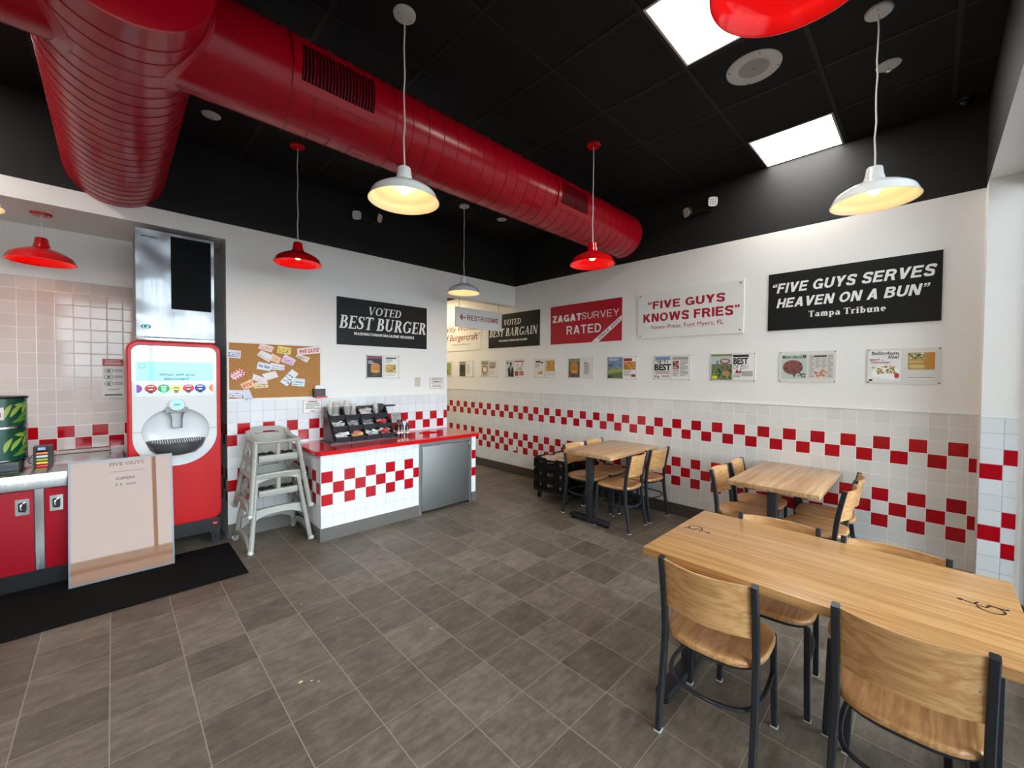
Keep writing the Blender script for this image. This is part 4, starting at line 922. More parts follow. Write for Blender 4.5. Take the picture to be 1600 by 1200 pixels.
# ================================================================== HIGH CHAIRS
def make_high_chair(z0, label):
    r = thing('high_chair', label, 'high chair', (1.108, 4.455, z0), math.radians(2), 'stacked grey high chairs'); g_ = M_grey_plastic
    FB, BB, FT, BT = (0.255, -0.25), (0.262, 0.25), (0.178, -0.130), (0.182, 0.10)
    zt = 0.655
    def part(m, nm, par=r, lab=None, sharp=40):
        o = m.build(nm, par, sharp=sharp); return setp(o, label=lab) if lab else o
    for s in (-1, 1):
        m = MB().use(g_); m.bar([(s*FB[0], FB[1], 0.0), (s*(FB[0]+FT[0])/2, (FB[1]+FT[1])/2, zt/2), (s*FT[0], FT[1], zt)], 0.040, 0.046, (1,0,0), 0.3); part(m, 'leg', lab='front leg')
        m = MB().use(g_); m.bar([(s*BB[0], BB[1], 0.0), (s*(BB[0]+BT[0])/2, (BB[1]+BT[1])/2, zt/2), (s*BT[0], BT[1], zt)], 0.040, 0.046, (1,0,0), 0.3); part(m, 'leg', lab='rear leg')
        m = MB().use(g_); m.bar(cr([(s*0.256, -0.235, 0.035), (s*0.258, -0.16, 0.10), (s*0.258, 0.0, 0.125), (s*0.26, 0.16, 0.10), (s*0.262, 0.235, 0.035)], 6), 0.036, 0.05, (1,0,0), 0.3); part(m, 'side_runner')
        m = MB().use(g_); m.bar([(s*0.222, -0.175, 0.33), (s*0.226, 0.165, 0.36)], 0.03, 0.04, (1,0,0), 0.3)
        m.bar([(s*0.198, -0.15, 0.50), (s*0.202, 0.13, 0.51)], 0.03, 0.04, (1,0,0), 0.3); part(m, 'side_rail')
        m = MB().use(g_); m.bar(cr([(s*FT[0], FT[1]-0.02, zt+0.005), (s*0.182, 0.0, zt+0.012), (s*0.182, 0.10, zt+0.02), (s*0.168, 0.17, zt+0.075)], 5), 0.046, 0.026, (1,0,0), 0.3); part(m, 'armrest')
        for (x, y) in (FB, BB):
            m = MB().use(M_glide); m.sphere((s*(x+0.006), y+(-0.012 if y < 0 else 0.012), 0.022), 0.027, 14, 0.9, 1.1, 0.8); part(m, 'foot', lab='pale rounded foot')
    # arched front and rear braces
    for y, zc, nm in ((-0.205, 0.36, 'front_brace'), (0.205, 0.24, 'rear_brace')):
        x = 0.232; m = MB().use(g_); fr = Fr((0, y, 0), (1,0,0), (0, 0.20 if y < 0 else -0.20, 0.98), (0,-1,0))
        top = [(x*(1-2*i/16), zc+0.012*(1-(1-2*i/16)**2)) for i in range(17)]; bot = [(x*(2*i/16-1), zc-0.045-0.075*abs(2*i/16-1)**3.2) for i in range(17)]
        m.prism(top+bot, fr, -0.018, 0.018, back=True); part(m, nm)
    # front bar
    m = MB().use(g_); m.bar(cr([(-0.19, FT[1]-0.01, zt), (0, FT[1]-0.035, zt), (0.19, FT[1]-0.01, zt)], 6), 0.032, 0.034, (0,0,1), 0.35); part(m, 'front_bar')
    # moulded seat and curved back with hand slot
    m = MB().use(g_); m.box(-0.165, 0.165, -0.15, 0.12, 0.485, 0.515, 0.012); m.box(-0.168, 0.168, -0.172, -0.142, 0.472, 0.535, 0.01); part(m, 'seat')
    m = MB().use(g_); N = 20; rows = 12; V = []
    def bp(a, t, off):
        x = 0.172*math.sin(a)*(1+0.03*t); y = 0.085*math.cos(a)+0.06+0.075*t
        z = 0.50+0.265*t + (0.0 if t < 1 else 0) - (0.05*t*t)*abs(math.sin(a))**4
        return Vector((x*(1+off/0.17), y+off*math.cos(a), z))
    for off in (0.0, 0.012):
        V.append([[m.bm.verts.new(bp(-PI/2+PI*i/N, k/rows, off)) for i in range(N+1)] for k in range(rows+1)])
    slot = lambda i, k: k == 9 and 6 <= i <= 13
    for k in range(rows):
        for i in range(N):
            if slot(i, k): continue
            m._face([V[0][k][i], V[0][k][i+1], V[0][k+1][i+1], V[0][k+1][i]]); m._face([V[1][k][i+1], V[1][k][i], V[1][k+1][i], V[1][k+1][i+1]])
    for i in range(N): m._face([V[0][rows][i], V[0][rows][i+1], V[1][rows][i+1], V[1][rows][i]])
    for k in range(rows):
        for i in (0, N): m._face([V[0][k][i], V[1][k][i], V[1][k+1][i], V[0][k+1][i]])
    for i in range(6, 14):
        for k in (9, 10): m._face([V[0][k][i], V[1][k][i], V[1][k][i+1], V[0][k][i+1]])
    part(m, 'backrest', sharp=50)
    m = MB().use(g_); m.bar([(0, -0.152, 0.50), (0, -0.158, 0.58), (0, -0.160, zt)], 0.036, 0.022, (1,0,0), 0.3); part(m, 'crotch_post')
    m = MB().use(M_strap)
    for s in (-1, 1): m.tube(cr([(s*0.15, -0.05, 0.53), (s*0.11, -0.10, 0.545), (s*0.075, -0.07, 0.53), (s*0.05, -0.11, 0.55), (s*0.03, -0.08, 0.528)], 5), 0.012, 7)
    m.box(-0.12, -0.02, -0.12, -0.07, 0.517, 0.54, 0.008); part(m, 'safety_strap', lab='black safety strap')
    m = MB().use(M_glide)
    for s in (-1, 1): m.sphere((s*0.225, -0.214, 0.33), 0.009, 8); m.sphere((s*0.203, -0.185, 0.5), 0.008, 8)
    part(m, 'bolt', lab='pale round bolt')
    return r
make_high_chair(0.0, 'grey plastic high chair, the lower of the stacked pair, standing on the floor')
make_high_chair(0.325, 'grey plastic high chair, the upper one of the stacked pair')

# ================================================================== DRINK MACHINE AND ICE MAKER
MX0, MX1, MY = 0.081, 0.735, 4.72
fr = Fr((MX0, MY, 0), (1,0,0), (0,0,1), (0,-1,0)); Wd = MX1-MX0
r = thing('drink_machine', 'tall red touchscreen drink machine with white front under the ice maker', 'drink machine', ((MX0+MX1)/2, MY+0.36, 0)); W = World(r)
m = MB().use(M_blackpl); m.prism(rrect(0.02, 0.30, Wd-0.02, 1.885, 0.03), fr, -0.74, -0.075, back=True); W.part(m, 'body', label='black cabinet body')
m = MB().use(M_redmach); out = rrect(0.0, 0.245, Wd, 1.895, 0.075, 8)
out = [(u, v) for u, v in out]
pan = arc(0.326, 1.06, 0.296, 0.275, 180, 360, 30) + arc(0.562, 1.80, 0.06, 0.06, 0, 90, 8) + arc(0.09, 1.80, 0.06, 0.06, 90, 180, 8)
# red front: raised rounded frame around the white panel, plain red lower front
n0 = len(out); m.prism(out, fr, -0.08, -0.012, [pan], back=False)
ins = [(0.326+(u-0.326)*0.965, 1.07+(v-1.07)*0.985) for u, v in out]
m.rings([[fr(u, v, -0.012) for u, v in out], [fr(0.326+(u-0.326)*0.988, 1.07+(v-1.07)*0.996, 0.0) for u, v in out], [fr(u, v, 0.002) for u, v in ins]], True, False, False)
m.prism(ins, fr, 0.0, 0.002, [pan], walls=False); W.part(m, 'front_frame', label='glossy red front frame', sharp=50)
m = MB().use(mat('machine white', (226,227,228), 0.06, coat=0.6))
ell_ = [(0.326+0.238*math.cos(a), 1.10+0.205*math.sin(a)) for a in [2*PI*i/64 for i in range(64)]]
pi_ = [(0.326+(u-0.326)*0.995, 1.2+(v-1.2)*0.996) for u, v in pan]
m.prism(pi_, fr, -0.02, -0.004, [ell_]); m.use(color((120,120,122))); 
for a, b in ((0.034, 0.089), (0.563, 0.618)): m.rect(fr, a, 1.106, b, 1.1095, -0.0035)
wp = W.part(m, 'white_panel', sharp=50)
m = MB().use(mat('dish grey', (222,224,226), 0.2, coat=0.3)); L = []
for k, (f, d) in enumerate(((1.0, -0.004), (0.985, -0.012), (0.93, -0.026), (0.8, -0.040), (0.5, -0.048), (0.02, -0.05))): L.append([fr(0.326+(u-0.326)*f, 1.10+(v-1.10)*f, d) for u, v in ell_])
m.rings(L, True, False, True); W.part(m, 'dispensing_alcove', label='oval recessed dispensing alcove', sharp=60)
m = MB().use(mat('screen pale', (176,224,232), 0.05, emit=0.55, coat=0.5)); m.prism([(0.06, 1.418), (0.594, 1.418), (0.594, 1.717), (0.06, 1.717)], fr, -0.004, -0.002)
m.use(mat('screen deep', (120,205,222), 0.05, emit=0.5)); m.rect(fr, 0.06, 1.55, 0.594, 1.717, -0.0014)
m.use(color((50,84,110), 0.3)); m.text(fr, 'What will you', 0.205, 0.455, 1.588, 1.616, -0.001, 0.03); m.text(fr, 'discover?', 0.24, 0.415, 1.556, 1.580, -0.001, 0.03)
m.rect(fr, 0.078, 1.665, 0.118, 1.668, -0.001); m.rect(fr, 0.078, 1.695, 0.118, 1.698, -0.001); m.rect(fr, 0.078, 1.665, 0.081, 1.698, -0.001); m.rect(fr, 0.115, 1.665, 0.118, 1.698, -0.001); m.rect(fr, 0.07, 1.658, 0.126, 1.662, -0.001)
cols = [(126,50,150), (200,28,40), (24,150,80), (238,206,100), (206,30,62), (50,40,150), (232,120,70)]
for i, c in enumerate(cols):
    cu = 0.068+0.0857*i; ru = 0.036
    if i == 0: pts = [(0.061, 1.446)] + arc(0.0625, 1.482, 0.036, 0.036, -90, 90, 12) + [(0.061, 1.518)]
    elif i == 6: pts = [(0.593, 1.518)] + arc(0.595, 1.482, 0.036, 0.036, 100, 260, 12) + [(0.593, 1.446)]
    else: pts = arc(cu, 1.482, 0.042, 0.036, 0, 360, 24)[:-1]
    pts = [(min(0.593, max(0.061, a)), b) for a, b in pts]
    m.use(mat('screen dot %d' % i, c, 0.1, emit=0.25)); m.flat(fr, pts, -0.0012)
    if 0 < i < 6:
        m.use(mat('screen cup %d' % i, tuple(min(255, q+70) if i in (2,) else int(q*0.62) for q in c), 0.1, emit=0.1)); m.flat(fr, [(cu-0.014, 1.44), (cu+0.014, 1.44), (cu+0.018, 1.495), (cu-0.018, 1.495)], -0.001)
        m.use(mat('screen white', (235,240,242), 0.1, emit=0.3)); m.rect(fr, cu-0.02, 1.497, cu+0.02, 1.503, -0.001); m.rect(fr, cu-0.012, 1.47, cu+0.012, 1.48, -0.0008)
W.part(m, 'touchscreen', label='lit pale blue touchscreen')
m = MB().use(color((150,150,146), 0.4)); m.prism([(0.247, 1.268), (0.405, 1.268), (0.405, 1.31), (0.36, 1.325), (0.29, 1.325), (0.247, 1.31)], fr, -0.06, 0.022, back=True); W.part(m, 'nozzle_bracket', label='grey nozzle bracket')
m = MB().use(mat('machine white')); m.lathe([(0.058, 0.0), (0.058, 0.05), (0.052, 0.058), (0.044, 0.058)], fr(0.326, 1.338, -0.02), fr.N, 36); m.use(mat('nozzle badge', (150,206,226), 0.2, emit=0.3)); m.lathe([(0.001, 0.056), (0.046, 0.056)], fr(0.326, 1.338, -0.02), fr.N, 36)
m.use(color((70,120,150))); m.flat(fr, [(0.303,1.331),(0.349,1.335),(0.349,1.344),(0.303,1.340)], 0.0365); W.part(m, 'nozzle_disc', label='white disc with pale blue centre')
m = MB().use(M_clear); q = [(0.275, 1.27), (0.29, 1.22), (0.292, 1.13), (0.362, 1.13), (0.364, 1.22), (0.378, 1.27)]
for a, b in zip(q, q[1:]):
    d = Vector((b[0]-a[0], b[1]-a[1])).normalized()*0.004; nx, ny = -d.y, d.x
    m.prism([(a[0]+nx/2, a[1]+ny/2), (a[0]-nx/2, a[1]-ny/2), (b[0]-nx/2, b[1]-ny/2), (b[0]+nx/2, b[1]+ny/2)], fr, -0.065, 0.012, back=True)
m.use(M_chrome)
for a, b in zip(q, q[1:]): m.tube([fr(a[0], a[1], 0.012), fr(b[0], b[1], 0.012)], 0.002, 6)
W.part(m, 'splash_guard', label='clear splash guard')
m = MB().use(mat('tray grey', (74,74,76), 0.3)); tp = [(0.326+0.205*(2*i/20-1), 1.0) for i in range(21)]
L = []
for f, z, d in ((1.0, 1.005, 0.0), (1.0, 0.985, 0.0), (0.9, 0.94, 0.0), (0.68, 0.90, 0.0), (0.3, 0.885, 0.0)):
    q = []
    for i in range(25):
        a = PI*i/24; q.append(fr(0.326-0.21*f*math.cos(a), z+(0.016-0.028*math.sin(a) if z > 0.98 else 0), -0.045+0.165*f**0.5*math.sin(a)))
    L.append(q)
m.rings(L, False, False, False); m._face([m.bm.verts.new(p) for p in L[0]]); m._face([m.bm.verts.new(p) for p in L[-1]]); dt = W.part(m, 'drip_tray', label='dark rounded drip tray', sharp=60)
m = MB().use(M_blackpl); m._face([m.bm.verts.new(p+Vector((0,0,0.003))) for p in L[0]]); m.use(M_steel)
for i in range(2, 23, 1):
    u = 0.326-0.2+0.4*i/24; dp = 0.135*math.sqrt(max(0.0, 1-((u-0.326)/0.205)**2)); m.bar([fr(u, 1.0265, -0.035), fr(u, 1.0265-0.028*(dp+0.01)/0.165, -0.045+dp)], 0.0075, 0.004, (1,0,0))
W.part(m, 'grille', dt, label='slotted steel grille')
m = MB().use(M_blackpl); fz = Fr((MX0, MY+0.012, 0), (1,0,0), (0,0,1), (0,-1,0))
m.prism([(0.02, 0.0), (0.075, 0.0), (0.085, 0.10), (0.10, 0.12), (Wd-0.10, 0.12), (Wd-0.085, 0.10), (Wd-0.075, 0.0), (Wd-0.02, 0.0), (Wd-0.005, 0.245), (0.005, 0.245)], fz, -0.06, 0.0, back=True)
pl = W.part(m, 'plinth', label='black plinth with feet')
for x in (MX0+0.03, MX1-0.09):
    m = MB().use(M_blackpl); m.box(x, x+0.06, MY+0.6, MY+0.7, 0, 0.3); W.part(m, 'rear_foot')
m = MB().use(M_redmach); m.ell(fz, Wd-0.052, 0.195, 0.021, 0.015, 0.002); m.use(M_letwhite); m.tube(cr([fz(Wd-0.067, 0.193, 0.003), fz(Wd-0.058, 0.199, 0.003), fz(Wd-0.050, 0.192, 0.003), fz(Wd-0.037, 0.198, 0.003)], 4), 0.0022, 6); W.part(m, 'badge', pl, label='small round red badge')

IY = 4.745
fr = Fr((0.147, IY, 0), (1,0,0), (0,0,1), (0,-1,0)); Wi = 0.545
r = thing('ice_maker', 'dented stainless ice maker with black grille on top of the drink machine', 'ice maker', (0.147+Wi/2, IY+0.3, 1.90)); W = World(r)
m = MB().use(M_steel_icy); m.box(0.147, 0.147+Wi, IY+0.012, IY+0.60, 1.897, 2.86, 0.004); W.part(m, 'cabinet')
m = MB().use(M_steel_icy); g0, g1, h0, h1 = 0.232, 0.522, 2.19, 2.835
m.prism(rrect(0.0, 1.935, Wi, 2.858, 0.006, 2), fr, -0.01, 0.004, [[(g0, h0), (g1, h0), (g1, h1), (g0, h1)]]); fp = W.part(m, 'front_panel', sharp=60)
m = MB().use(M_steel); m.box(0.147-0.002, 0.147+Wi+0.002, IY-0.012, IY+0.01, 1.90, 1.932, 0.003); W.part(m, 'bottom_rail')
m = MB().use(mat('grille black', (8,8,9), 0.6, spec=0.15)); m.rect(fr, g0, h0, g1, h1, -0.004)
for i in range(44):
    z = h0+(h1-h0)*(i+0.5)/44; m.prism([(g0, z-0.0045), (g1, z-0.0045), (g1, z+0.001), (g0, z+0.001)], fr, -0.004, 0.003)
m.prism([(g0, 2.50), (g1, 2.50), (g1, 2.515), (g0, 2.515)], fr, -0.004, 0.004); W.part(m, 'grille', label='black louvred grille')
m = MB().use(color((20,90,110), 0.3)); m.ell(fr, 0.062, 2.02, 0.034, 0.021, 0.005); m.use(color((150,214,228), 0.3)); m.ell(fr, 0.062, 2.02, 0.022, 0.021, 0.0056); m.use(color((20,60,80))); m.flat(fr, arc(0.062, 2.02, 0.012, 0.014, 60, 250, 10), 0.0062)
W.part(m, 'sticker', fp, label='round blue sticker')
m = MB().use(color((40,40,42), 0.4)); m.rect(fr, 0.04, 2.790, 0.145, 2.802, 0.005); m.use(color((200,200,200))); m.rect(fr, 0.05, 2.7945, 0.105, 2.7975, 0.006); m.rect(fr, 0.115, 2.7945, 0.138, 2.7975, 0.006); m.use(color((120,120,122))); m.rect(fr, 0.31, 2.843, 0.44, 2.850, 0.0055); W.part(m, 'nameplate', fp, label='thin dark nameplate')

# ================================================================== DRINKS CABINET AND WHAT STANDS ON IT
KY, KX0, KX1, KZ = 4.60, -2.2, 0.06, 0.868
r = thing('drinks_cabinet', 'low cabinet with red doors and stainless trim at the left edge', 'cabinet', (-0.9, 5.0, 0)); W = World(r)
m = MB().use(M_steel); m.box(KX0, KX1, KY+0.02, YA-0.01, 0.145, KZ-0.112); W.part(m, 'carcass', label='stainless carcass and stiles')
m = MB().use(M_steel); m.box(KX0, KX1, KY-0.012, YA-0.007, KZ-0.112, KZ, 0.004); W.part(m, 'top', label='stainless top with deep front edge')
m = MB().use(M_blackpl); m.box(KX0, KX1, KY+0.06, YA-0.01, 0.0, 0.145); W.part(m, 'toe_kick', label='black toe kick')
for a, b, px in ((-0.375, 0.05, -0.315), (-1.01, -0.428, -0.481), (-1.66, -1.07, -1.60)):
    m = MB().use(M_reddoor); m.box(a, b, KY-0.004, KY+0.02, 0.15, KZ-0.118, 0.002)
    m.use(M_blackpl); m.box(a-0.004, a, KY+0.004, KY+0.02, 0.15, KZ-0.118); m.box(b, b+0.004, KY+0.004, KY+0.02, 0.15, KZ-0.118); d = W.part(m, 'door', label='red laminate door')
    fz = Fr((px, KY-0.004, 0.635), (1,0,0), (0,0,1), (0,-1,0)); m = MB().use(M_steel)
    m.prism(rrect(-0.034, -0.058, 0.034, 0.058, 0.004, 2), fz, 0, 0.003, [rrect(-0.02, -0.035, 0.02, 0.035, 0.012, 3)]); m.use(M_blackpl); m.rect(fz, -0.02, -0.035, 0.02, 0.035, 0.0008)
    m.use(M_chrome); m.tube(cr([fz(0.012, -0.035, 0.004), fz(-0.004, -0.02, 0.016), fz(-0.006, 0.0, 0.018), fz(-0.004, 0.02, 0.016), fz(0.012, 0.035, 0.004)], 4), 0.006, 8); W.part(m, 'latch', d, label='recessed steel pull latch')
# tea urns
M_tea = mat('tea green', (10,74,56), 0.25, coat=0.4); M_leaf = color((96,140,48), 0.35); M_leaf2 = color((150,176,74), 0.35)
UX, UY, UR = -0.645, 5.02, 0.155
r = thing('tea_urn', 'green tea urn with leaf artwork at the left edge of the cabinet top', 'tea urn', (UX, UY, KZ)); W = World(r)
m = MB().use(M_blackpl); m.lathe([(UR-0.02,0),(UR-0.02,0.055)], (UX,UY,KZ), (0,0,1), 40, True, True); m.box(UX-0.2, UX+0.13, UY-0.20, UY-0.1, KZ, KZ+0.072, 0.006); W.part(m, 'base', label='black base and drip tray')
for z0, z1, nm in ((0.075, 0.315, 'lower_canister'), (0.332, 0.545, 'upper_canister')):
    m = MB().use(M_tea); m.lathe([(UR,z0),(UR,z1)], (UX,UY,KZ), (0,0,1), 56, True, True)
    def on_urn(a, z): return Vector((UX+(UR+0.0012)*math.sin(a), UY-(UR+0.0012)*math.cos(a), KZ+z))
    for k, (a0, zz, tl, ln) in enumerate(((0.55, z0+0.07, 0.9, 0.13), (0.8, z0+0.05, 0.5, 0.12), (0.35, z0+0.06, 1.2, 0.12), (0.62, z0+0.03, 0.2, 0.11), (1.05, z0+0.10, 1.0, 0.1), (0.95, z1-0.06, 0.3, 0.08), (0.70, z1-0.05, -0.2, 0.08))):
        m.use(M_leaf if k % 2 else M_leaf2); n = 7; up, dn = [], []
        for i in range(n+1):
            t = i/n; wd = 0.024*math.sin(PI*t)**0.8; ca, sa = math.cos(tl), math.sin(tl)
            up.append((ca*ln*t-sa*wd, sa*ln*t+ca*wd)); dn.append((ca*ln*t+sa*wd*0.25, sa*ln*t-ca*wd*0.25))
        for i in range(n):
            q = [up[i], dn[i], dn[i+1], up[i+1]]
            zs = [min(max(zz+p[1], z0), z1) for p in q]; m.poly([on_urn(a0+p[0]/UR, z_) for p, z_ in zip(q, zs)])
    if nm == 'lower_canister':
        m.use(color((206,70,40), 0.4)); A = [(-0.35+0.55*i/6) for i in range(7)]
        for i in range(6): m.poly([on_urn(A[i], z0+0.005), on_urn(A[i+1], z0+0.005), on_urn(A[i+1], z0+0.19), on_urn(A[i], z0+0.19)])
        m.use(color((236,190,90), 0.4))
        for i in range(6): m.poly([on_urn(A[i], z0+0.19), on_urn(A[i+1], z0+0.19), on_urn(A[i+1]*0.95, z0+0.225), on_urn(A[i]*0.95, z0+0.225)])
    else:
        m.use(color((222,214,214), 0.2)); A = [(-0.2+0.55*i/6) for i in range(7)]
        for i in range(6): m.poly([on_urn(A[i], z0+0.055), on_urn(A[i+1], z0+0.055), on_urn(A[i+1], z0+0.15), on_urn(A[i], z0+0.15)])
        m.use(color((190,70,80), 0.3))
        for i in range(1, 5): m.poly([on_urn(A[i], z0+0.075)+Vector((0.001,-0.001,0)), on_urn(A[i+1], z0+0.075)+Vector((0.001,-0.001,0)), on_urn(A[i+1], z0+0.11)+Vector((0.001,-0.001,0)), on_urn(A[i], z0+0.12)+Vector((0.001,-0.001,0))])
    W.part(m, nm)
m = MB().use(M_steel); m.lathe([(UR+0.002,0.315),(UR+0.004,0.318),(UR+0.004,0.332),(UR+0.002,0.335)], (UX,UY,KZ), (0,0,1), 56); m.lathe([(UR+0.002,0.055),(UR+0.003,0.06),(UR+0.003,0.076)], (UX,UY,KZ), (0,0,1), 56); W.part(m, 'steel_band', label='bright steel bands')
m = MB().use(M_blackpl); m.lathe([(UR+0.006,0.545),(UR+0.008,0.552),(UR+0.004,0.562),(0.001,0.566)], (UX,UY,KZ), (0,0,1), 48); W.part(m, 'lid', label='black lid')
m = MB().use(M_blackpl); m.tube([(UX-0.02,UY-UR,KZ+0.42),(UX-0.02,UY-UR-0.05,KZ+0.42),(UX-0.02,UY-UR-0.05,KZ+0.36)], 0.014, 10); W.part(m, 'tap', label='black tap')
# lid caddy with coloured lids
r = thing('lid_caddy', 'small black caddy of coloured cards beside the tea urn', 'caddy', (-0.405, 4.93, KZ)); W = World(r)
m = MB().use(M_blackpl); m.box(-0.452, -0.438, 4.87, 4.99, KZ, KZ+0.165); m.box(-0.372, -0.352, 4.87, 4.99, KZ, KZ+0.165); m.box(-0.452, -0.352, 4.98, 4.99, KZ, KZ+0.165); m.box(-0.438, -0.372, 4.878, 4.99, KZ+0.130, KZ+0.165); W.part(m, 'holder')
for k, c in enumerate(((220,60,80), (232,200,70), (150,170,70), (206,206,214), (236,140,70))):
    m = MB().use(color(c, 0.4)); m.box(-0.436, -0.374, 4.868, 4.975, KZ+0.004+0.025*k, KZ+0.02+0.025*k, 0.002); W.part(m, 'card_stack')
m = MB().use(color((150,190,226), 0.3)); m.box(-0.427, -0.387, 4.872, 4.878, KZ+0.138, KZ+0.158); W.part(m, 'top_tag', label='pale blue tag')
# wire guard frame against the alcove wall
m = MB().use(M_chrome); y = 5.2
m.tube([(-0.37,y,KZ+0.004),(-0.37,y,KZ+0.045),(-0.022,y,KZ+0.045),(-0.022,y,KZ+0.004)], 0.006, 8); m.tube([(-0.37,y+0.22,KZ+0.006),(-0.37,y+0.22,KZ+0.05),(-0.022,y+0.22,KZ+0.05),(-0.022,y+0.22,KZ+0.006)], 0.005, 8)
m.tube([(-0.37,y,KZ+0.006),(-0.37,y+0.22,KZ+0.006)], 0.004, 6); m.tube([(-0.022,y,KZ+0.045),(-0.022,y+0.22,KZ+0.05)], 0.005, 6); m.tube([(-0.022,y,KZ+0.006),(-0.022,y+0.22,KZ+0.006)], 0.004, 6)
setp(m.build('wire_rack'), 'low shiny wire frame on the cabinet top behind the leaning poster', 'rack')
m = MB().use(M_blackpl); m.tube(cr([(-0.45,5.0,KZ+0.004),(-0.49,5.04,KZ+0.03),(-0.47,5.1,KZ+0.075),(-0.42,5.12,KZ+0.06),(-0.40,5.06,KZ+0.004)], 6), 0.003, 6); setp(m.build('cable'), 'thin loop of dark cable behind the lid caddy', 'cable')
# instructions sign on the alcove tiles
fr = Fr((0, YA-0.006, 0), (1,0,0), (0,0,1), (0,-1,0))
r = thing('instruction_sign', 'white and red instruction sign on the alcove tiles left of the drink machine', 'sign', fr(0.003, 1.565)); W = World(r)
m = MB().use(M_signwhite); m.prism([(-0.073,1.38),(0.079,1.38),(0.079,1.75),(-0.073,1.75)], fr, 0, 0.004); W.part(m, 'panel')
m = MB().use(color((196,70,88))); m.rect(fr, -0.071, 1.682, 0.077, 1.748, 0.0046); m.use(M_letwhite); m.text(fr, 'Explore', -0.045, 0.05, 1.72, 1.742, 0.0052, 0.015); m.lines(fr, -0.055, 1.69, 0.06, 1.714, 2, 0.0052)
for z in (1.635, 1.575, 1.51):
    m.use(color((70,70,74))); m.ell(fr, -0.028, z, 0.032, 0.022, 0.0046); m.use(M_signwhite); m.ell(fr, -0.028, z, 0.028, 0.018, 0.0052); m.use(color((110,112,116))); m.rect(fr, -0.04, z-0.012, -0.018, z+0.010, 0.0056); m.lines(fr, 0.012, z-0.014, 0.07, z+0.014, 3, 0.0046)
m.use(color((110,112,116))); m.rect(fr, -0.035, 1.452, 0.045, 1.457, 0.0046); m.rect(fr, -0.06, 1.392, 0.066, 1.41, 0.0046); W.part(m, 'artwork')
# leaning poster
r = thing('poster_frame', 'brown clear-fronted opening-hours poster leaning against the red cabinet', 'poster', (0.055, 4.42, 0.012)); W = World(r)
tl = 0.155; fr = Fr((-0.252, 4.425, 0.014), (1,0,0), (0, math.sin(tl), math.cos(tl)), (0, -math.cos(tl), math.sin(tl)))
PW, PH = 0.61, 0.925
m = MB().use(mat('poster tan', (152,112,88), 0.02, spec=0.5, ior=1.5)); m.prism([(0.012,0.012),(PW-0.012,0.012),(PW-0.012,PH-0.012),(0.012,PH-0.012)], fr, -0.006, 0.0, back=True)
W.part(m, 'sheet', label='glossy brown sheet')
m = MB().use(color((104,90,84), 0.4)); m.text(fr, 'FIVE GUYS', 0.225, 0.43, 0.865, 0.895, 0.0006, 0.02); zz = [(0.225+0.205*i/24, 0.815+0.006*(i % 2)) for i in range(25)]
for a, b in zip(zz, zz[1:]): m.flat(fr, [(a[0], a[1]-0.002), (b[0], b[1]-0.002), (b[0], b[1]+0.002), (a[0], a[1]+0.002)], 0.0006)
m.text(fr, 'OPEN', 0.26, 0.37, 0.75, 0.774, 0.0006, 0.03); m.text(fr, '11 am', 0.26, 0.38, 0.705, 0.725, 0.0006, 0.03); W.part(m, 'lettering', label='faint grey opening-hours lettering')
m = MB().use(mat('clear frame edge', (112,118,128), 0.15)); m.prism([(0,0),(PW,0),(PW,PH),(0,PH)], fr, -0.008, 0.003, [[(0.012,0.012),(PW-0.012,0.012),(PW-0.012,PH-0.012),(0.012,PH-0.012)]]); W.part(m, 'rim', label='clear greyish plastic rim')
# floor mat
m = MB().use(M_matm); m.box(-2.3, 0.775, 3.835, 4.64, 0, 0.009, 0.004); setp(m.build('floor_mat'), 'black rubber-backed floor mat in front of the drinks cabinet', 'mat')

# ================================================================== WALL SIGNS
class Lines:
    """each line of lettering, and each band, becomes a part of its own"""
    def __init__(s, W): s.W = W
    def use(s, m): s.m = m; return s
    def text(s, *a): s.W.part(MB().use(s.m).text(*a), 'lettering')
    def flat(s, *a): s.W.part(MB().use(s.m).flat(*a), 'band', label='white corner band')
def sign(name, label, fr, u0, v0, u1, v1, panel, mark, screws=None):
    r = thing(name, label, 'sign', fr((u0+u1)/2, (v0+v1)/2), 0); W = World(r)
    m = MB().use(panel); m.prism([(u0,v0),(u1,v0),(u1,v1),(u0,v1)], fr, 0, 0.010); W.part(m, 'panel')
    mark(Lines(W))
    m = MB().use(M_screw)
    for a in (u0+0.035, u1-0.035):
        for b in (v0+0.035, v1-0.035): m.lathe([(0.008,0),(0.007,0.003),(0.001,0.0045)], fr(a, b, 0.010), fr.N, 10)
    if screws: W.part(m, 'screws')
    return r
H = 0.0112
f1 = FR_(1.146)
def mk(m):
    m.use(M_letwhite); m.text(f1, '\u201cFIVE GUYS SERVES', 0.036, 1.168, 2.446, 2.543, H, 0.21, 0.2, 'g'); m.text(f1, 'HEAVEN ON A BUN\u201d', 0.072, 1.134, 2.303, 2.394, H, 0.21, 0.2, 'g')
    m.text(f1, 'Tampa Tribune', 0.332, 0.872, 2.178, 2.250, H, 0.03, 0.0, True)
sign('quote_sign', 'black sign reading FIVE GUYS SERVES HEAVEN ON A BUN on the right wall', f1, 0.0, 2.086, 1.199, 2.643, M_signblack, mk)
f2 = FR_(2.567)
def mk(m):
    m.use(M_letred); m.text(f2, '\u201cFIVE GUYS', 0.134, 1.016, 2.432, 2.527, H, 0.215, 0.0, 'g'); m.text(f2, 'KNOWS FRIES\u201d', 0.078, 1.160, 2.279, 2.383, H, 0.215, 0.0, 'g')
    m.text(f2, 'News\u2013Press, Fort Myers, FL', 0.184, 1.005, 2.176, 2.240, H, 0.0, 0.0)
